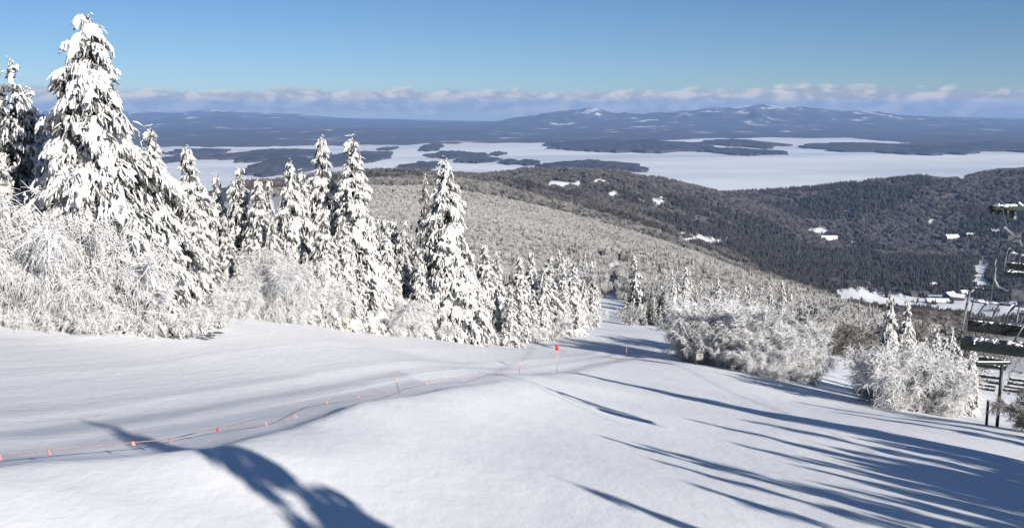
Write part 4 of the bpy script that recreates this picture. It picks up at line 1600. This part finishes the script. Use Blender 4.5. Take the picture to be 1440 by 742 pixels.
# ------------------------------------------------------------------ chairlift
def chair(loc, rz, scale, label, detail=True, snow=True):
    """double/quad chair hanging from a grip at its origin"""
    e = empty('lift_chair', loc, rz)
    e.scale = (scale,) * 3
    W2 = 1.05
    zt, zs = -1.18, -2.28        # top bail, seat
    pts = [(0.12, 0, -0.02), (0.0, 0, -0.05), (-0.18, 0, -0.16), (-0.27, 0, -0.36), (-0.28, 0, -0.70), (-0.27, 0, -0.95), (-0.18, 0, -1.10), (0.0, 0, -1.17), (0.25, 0, -1.19)]
    MB().tube(pts, 0.034, 8).build('hanger', STEEL, e, True)
    MB().box((-0.06, -0.05, -0.08), (0.16, 0.05, 0.07)).tube([(0.02, 0, 0.06), (-0.16, 0, 0.22)], 0.04, 6).build('grip', STEEL, e)
    MB().box((0.10, -0.10, -1.34), (0.42, 0.10, -1.12)).build('hanger_clamp', STEEL, e)
    c = 0.28
    fr_ = MB()
    fr_.tube([(c - W2 + .12, 0, zt - .02), (c, 0, zt), (c + W2 - .12, 0, zt - .02)], 0.026, 8)
    for s in (-1, 1):
        fr_.tube([(c + s * (W2 - .12), 0, zt - .02), (c + s * (W2 - .03), -0.02, zt - .09), (c + s * W2, -0.06, zt - .35), (c + s * (W2 + .04), -0.10, zt - .8), (c + s * (W2 + .06), -0.12, zs - .02), (c + s * (W2 - .05), -0.30, zs - 0.05)], 0.025, 8)
    fr_.build('frame', STEEL, e, True)
    st = MB()
    st.box((c - W2, -0.50, zs - 0.08), (c + W2, 0.02, zs + 0.01))
    st.build('seat', DARKPAD, e)
    MB().box((c - W2 + 0.004, -0.515, zs - 0.19), (c + W2 - 0.004, -0.47, zs - 0.082)).build('seat_rail', GREEN, e)
    bk = MB()
    bk.box((c - W2 + .03, 0.04, zs + 0.12), (c + W2 - .03, 0.10, zs + 0.36))
    bk.build('backrest', DARKPAD, e)
    if detail:
        rb = MB()
        rb.tube([(c - W2 + .1, -0.42, zs + 0.50), (c + W2 - .1, -0.42, zs + 0.50)], 0.022, 6)
        for s in (-1, 0, 1):
            rb.tube([(c + s * (W2 - .12), 0.03, zs + 0.85), (c + s * (W2 - .14), -0.25, zs + 0.75), (c + s * (W2 - .14), -0.42, zs + 0.50)], 0.02, 6)
        rb.tube([(c + .15, -0.42, zs + .5), (c - .02, -0.45, zs + .1)], 0.02, 6)
        rb.build('restraint_bar', STEEL, e, True)
        for k in range(7):
            xx = c - W2 + .22 + k * 0.28
            MB().tube([(xx, 0.07, zs + .36), (xx + .05, 0.07, zs + .62), (xx + .16, 0.04, zs + 0.80)], 0.025, 6).build('back_slat', STEEL, e, True)
        MB().tube([(c - W2 + .06, 0.05, zs + 0.80), (c + W2 - .06, 0.05, zs + 0.80)], 0.026, 6).build('back_rail', STEEL, e, True)
    if snow:
        rng = np.random.default_rng(int(abs(loc[0] * 10)))
        n_ = 36
        S = np.stack([c + (rng.random(n_) * 2 - 1) * (W2 - .1), -0.45 + 0.42 * rng.random(n_), np.full(n_, zs + 0.02)], 1)
        S2 = np.stack([c + (rng.random(30) * 2 - 1) * (W2 - .1), np.full(30, 0.06), np.full(30, zs + 0.37)], 1)
        S3 = np.stack([c + (rng.random(40) * 2 - 1) * (W2 - .15), np.full(40, 0.04), np.full(40, zs + 0.82)], 1)
        S = np.vstack([S, S2, S3])
        D = rng.normal(size=S.shape) * np.array([1, .5, .15])
        v, q_, t_ = fingers(S, D, 0.08 + 0.10 * rng.random(len(S)), 0.018 + 0.022 * rng.random(len(S)), np.zeros(len(S)), rng, prof=(0.6, 1.0, 0.5))
        link('snow_cover', np_mesh('snow_cover', v, [q_, t_]), e, CAPSNOW)
    return tag(e, label, 'chair', 'chairs hanging on the lift')


CHROT = R(-34)


def seat_pt(px_left, py_seat, d, sc_):
    """grip position for a chair whose seat starts at this pixel"""
    s = at(px_left, py_seat, d)
    return (s[0] + 0.77 * sc_ * math.cos(CHROT), s[1] + 0.77 * sc_ * math.sin(CHROT), s[2] + 2.30 * sc_)


c1 = seat_pt(1357, 474, 21.5, 1.0)
chair(c1, CHROT, 1.0, 'nearest lift chair with green seat rail at the right picture edge')
c2 = seat_pt(1414, 381, 40, 0.9)
chair(c2, CHROT, 0.9, 'second lift chair with snowy seat higher up at the right picture edge')
CH = [(1366, 508, 62, 'lift chair seen just below the nearest chair'), (1369, 531, 84, 'lift chair third down the line below the nearest chair'), (1372, 543, 112, 'lift chair fourth down the line below the nearest chair')]
grips = []
for px, py, d, lab in CH:
    g = seat_pt(px, py, d, 1.0)
    grips.append(g)
    chair(g, CHROT, 1.0, lab, False, True)
CH2 = [(1418, 536, 96, 'upper one of the small chairs on the far rope'), (1411, 546, 110, 'middle one of the small chairs on the far rope'), (1406, 562, 128, 'lowest small chair on the far rope')]
grips2 = []
for px, py, d, lab in CH2:
    g = seat_pt(px, py, d, 1.0)
    grips2.append(g)
    chair(g, CHROT, 1.0, lab, False, True)

# tower carrying the ropes over the brow, mostly beyond the right edge
tw = at(1437, 292, 41)
tx, ty = tw[0] + 3.2, 41.5
tz = Hs(tx, ty)
e = empty('lift_tower', (tx, ty, tz))
hz_ = tw[2] - tz
MB().tube([(0, 0, -0.5), (0, 0, hz_ * .5), (0, 0, hz_ - 0.1)], 0.26, 14, 0.18).build('mast', GREEN, e, True)
MB().box((-4.1, -0.07, hz_ - 0.16), (4.1, 0.07, hz_ + 0.02)).build('crossarm', GREEN, e)
for s in (-1, 1):
    sh = MB()
    sh.box((s * 3.75 - 0.05, -1.1, hz_ - 0.42), (s * 3.75 + 0.05, 1.1, hz_ - 0.28))
    a_ = sh.build('sheave_beam', STEEL, e)
    for k in range(4):
        MB().tube([(s * 3.75 - 0.09, -0.9 + k * .6, hz_ - 0.22), (s * 3.75 + 0.09, -0.9 + k * .6, hz_ - 0.22)], 0.17, 12).build('sheave', DARKPAD, a_, True)
rng = np.random.default_rng(77)
n_ = 90
S = np.stack([-4.1 + 8.2 * rng.random(n_), -0.06 + 0.12 * rng.random(n_), np.full(n_, hz_ + 0.04)], 1)
v, q_, t_ = fingers(S, rng.normal(size=S.shape) * np.array([1, .3, .1]), 0.2 + 0.15 * rng.random(n_), 0.04 + 0.02 * rng.random(n_), np.zeros(n_), rng, prof=(0.6, 1.0, 0.6))
link('snow_cap', np_mesh('snow_cap', v, [q_, t_]), e, CAPSNOW)
tag(e, 'green lift tower with snow capped crossarm at the right picture edge', 'tower')


def sag(a, b_, drop, n_=14):
    a, b_ = Vector(a), Vector(b_)
    return [tuple(a.lerp(b_, k / n_) - Vector((0, 0, drop * 4 * (k / n_) * (1 - k / n_)))) for k in range(n_ + 1)]


lc = (tx - 3.75, ty, tz + hz_ - 0.04)
line = sag((14.5, 13.5, c1[2] + 0.55), c1, 0.02, 4) + sag(c1, lc, 0.15)[1:] + sag(lc, grips[0], 0.25)[1:]
for a, b_ in zip(grips[:-1], grips[1:]):
    line += sag(a, b_, 0.2)[1:]
g = Vector(grips[-1])
far_end = g + (g - Vector(grips[-2])).normalized() * 160 + Vector((0, 0, 4))
line += sag(grips[-1], far_end, 1.0)[1:]
tag(MB().tube(line, 0.016, 5).build('haul_rope', STEEL, None, True), 'thin steel haul rope carrying the near line of chairs', 'cable')
rc = (tx + 3.75, ty, tz + hz_ - 0.04)
line = sag((22, 12, tz + hz_ + 1.2), rc, 0.1) + sag(rc, grips2[0], 0.4)[1:]
for a, b_ in zip(grips2[:-1], grips2[1:]):
    line += sag(a, b_, 0.15)[1:]
g = Vector(grips2[-1])
line += sag(grips2[-1], g + (g - Vector(grips2[0])).normalized() * 150, 1.0)[1:]
tag(MB().tube(line, 0.016, 5).build('haul_rope', STEEL, None, True), 'thin steel haul rope of the far line of small chairs', 'cable')

# ropes of the upper lift, strung high over the slope right of the camera
sv = -np.array(sdir)
for (pa, pb), t_, lab in ((((-40, 603), (520, 534)), 36.0, 'left haul rope of the upper lift high over the slope'), (((-40, 626), (540, 545)), 35.0, 'right haul rope of the upper lift high over the slope')):
    a, b_ = ground_at(*pa), ground_at(*pb)
    ua = a + sv * t_
    ub = b_ + sv * t_
    dd = (ub - ua) / np.linalg.norm(ub - ua)
    tag(MB().tube(sag(ua - dd * 20, ub + dd * 3, 0.3), 0.034, 6).build('haul_rope', STEEL, None, True), lab, 'cable')

# posts at the lift line
p = foot(1402, 38.5)
e = empty('lift_post', p)
h = ztop(512, 38.5) - p[2]
MB().tube([(0, 0, -0.3), (0, 0, h * .5), (0, 0, h)], 0.065, 10).build('shaft', GREEN, e, True)
MB().box((-1.05, -0.05, h + .004), (0.32, 0.05, h + 0.10)).build('crossbar', GREEN, e)
MB().box((-1.0, -0.04, h + 0.102), (0.28, 0.04, h + 0.13)).build('snow_cap', CAPSNOW, e)
tag(e, 'dark green post with a snowy crossbar below the chairs', 'post')
p = foot(1387, 38.2)
e = empty('fence_post', p)
MB().tube([(0, 0, -0.3), (0, 0, 1.0)], 0.055, 8).build('shaft', WOODDK, e, True)
MB().tube([(0, 0, 0.99), (0, 0, 1.04)], 0.065, 8).build('cap', STEEL, e, True)
tag(e, 'short dark post left of the green lift post', 'post')

# ------------------------------------------------------------------ buildings down in the valley
WALLS = {'tan': noise_mat('tan_siding', (0.28, 0.22, 0.16), (0.36, 0.29, 0.21), 0.6, 0.8), 'blue': noise_mat('blue_siding', (0.04, 0.07, 0.13), (0.06, 0.10, 0.18), 0.6, 0.8),
         'white': noise_mat('white_siding', (0.6, 0.6, 0.6), (0.75, 0.75, 0.74), 0.6, 0.8), 'brown': noise_mat('brown_siding', (0.07, 0.05, 0.04), (0.11, 0.085, 0.065), 0.6, 0.8)}
ROOFD = noise_mat('dark_roof', (0.05, 0.05, 0.055), (0.08, 0.08, 0.085), 0.7, 0.8)
GLASS = noise_mat('window_glass', (0.02, 0.025, 0.03), (0.05, 0.06, 0.07), 1, 0.15)


def house(px, d, L, Wd, hw, hr, wall, roof, rz, label, nwin=6):
    p = foot(px, d)
    e = empty('building', (p[0], p[1], p[2] - 0.5), rz)
    MB().prism([(-Wd / 2, 0), (Wd / 2, 0), (Wd / 2, hw), (0, hw + hr - 0.3), (-Wd / 2, hw)], -L / 2, L / 2).build('wall', WALLS[wall], e)
    ov = 0.8
    k = hr / (Wd / 2)
    rf = MB()
    for s in (-1, 1):
        rf.prism([(s * (Wd / 2 + ov), hw - ov * k), (0, hw + hr), (0, hw + hr + .5), (s * (Wd / 2 + ov), hw - ov * k + .5)], -L / 2 - ov, L / 2 + ov)
    r_ = rf.build('roof', roof, e)
    MB().box((L * .2, -0.7, hw + hr * .6), (L * .2 + 1.4, 0.7, hw + hr + 2.0)).build('chimney', WALLS['brown'], r_)
    for q_ in range(nwin):
        xx = -L / 2 + (q_ + .5) * L / nwin
        ww = min(2.0, L / nwin * .5)
        f_ = MB().box((xx - ww / 2 - .15, -Wd / 2 - 0.08, hw * .32), (xx + ww / 2 + .15, -Wd / 2 - 0.003, hw * .32 + 2.1)).build('window', WALLS['white'], e)
        MB().box((xx - ww / 2, -Wd / 2 - 0.12, hw * .32 + .15), (xx + ww / 2, -Wd / 2 - 0.083, hw * .32 + 1.95)).build('pane', GLASS, f_)
    MB().box((-0.7 + L * .07, -Wd / 2 - .1, 0), (0.7 + L * .07, -Wd / 2 - .004, 2.6)).build('door', WALLS['brown'], e)
    return tag(e, label, 'building', 'buildings in the valley')


house(1292, 2120, 42, 16, 6, 5, 'brown', ROOFD, R(8), 'long dark-roofed base lodge left in the valley snowfield')
house(1318, 2020, 44, 20, 5, 5, 'tan', CAPSNOW, R(-6), 'snow roofed lodge in the middle of the valley snowfield')
house(1335, 2060, 24, 18, 9, 6, 'blue', CAPSNOW, R(30), 'blue lodge with snowy gable roof in the valley snowfield')
house(1347, 2030, 26, 14, 7, 6, 'brown', CAPSNOW, R(-38), 'brown chalet with steep snowy roof right of the blue lodge')
house(1356, 2100, 18, 12, 6, 4, 'white', CAPSNOW, R(12), 'small white building right of the blue lodge')
house(1312, 2200, 14, 9, 4, 3, 'white', CAPSNOW, R(0), 'small white shed at the dark forest edge behind the lodges', 3)
house(1375, 2140, 22, 12, 5, 4, 'tan', CAPSNOW, R(-15), 'snow roofed building seen behind the nearest lift chair')
house(1157, 3080, 85, 26, 11, 3, 'white', CAPSNOW, R(-4), 'long pale flat building alone in the far forest', 10)
house(1198, 3080, 14, 10, 7, 4, 'white', CAPSNOW, R(10), 'small white house right of the long pale building', 3)
house(1338, 3120, 40, 20, 12, 6, 'white', CAPSNOW, R(5), 'white building at the forest edge left of the lift chairs', 5)
house(1365, 3120, 26, 14, 8, 4, 'tan', CAPSNOW, R(-8), 'smaller building beside the white one left of the lift chairs', 4)
house(1402, 3120, 40, 16, 8, 4, 'white', CAPSNOW, R(4), 'low white building in the far forest just behind the lift hanger', 5)
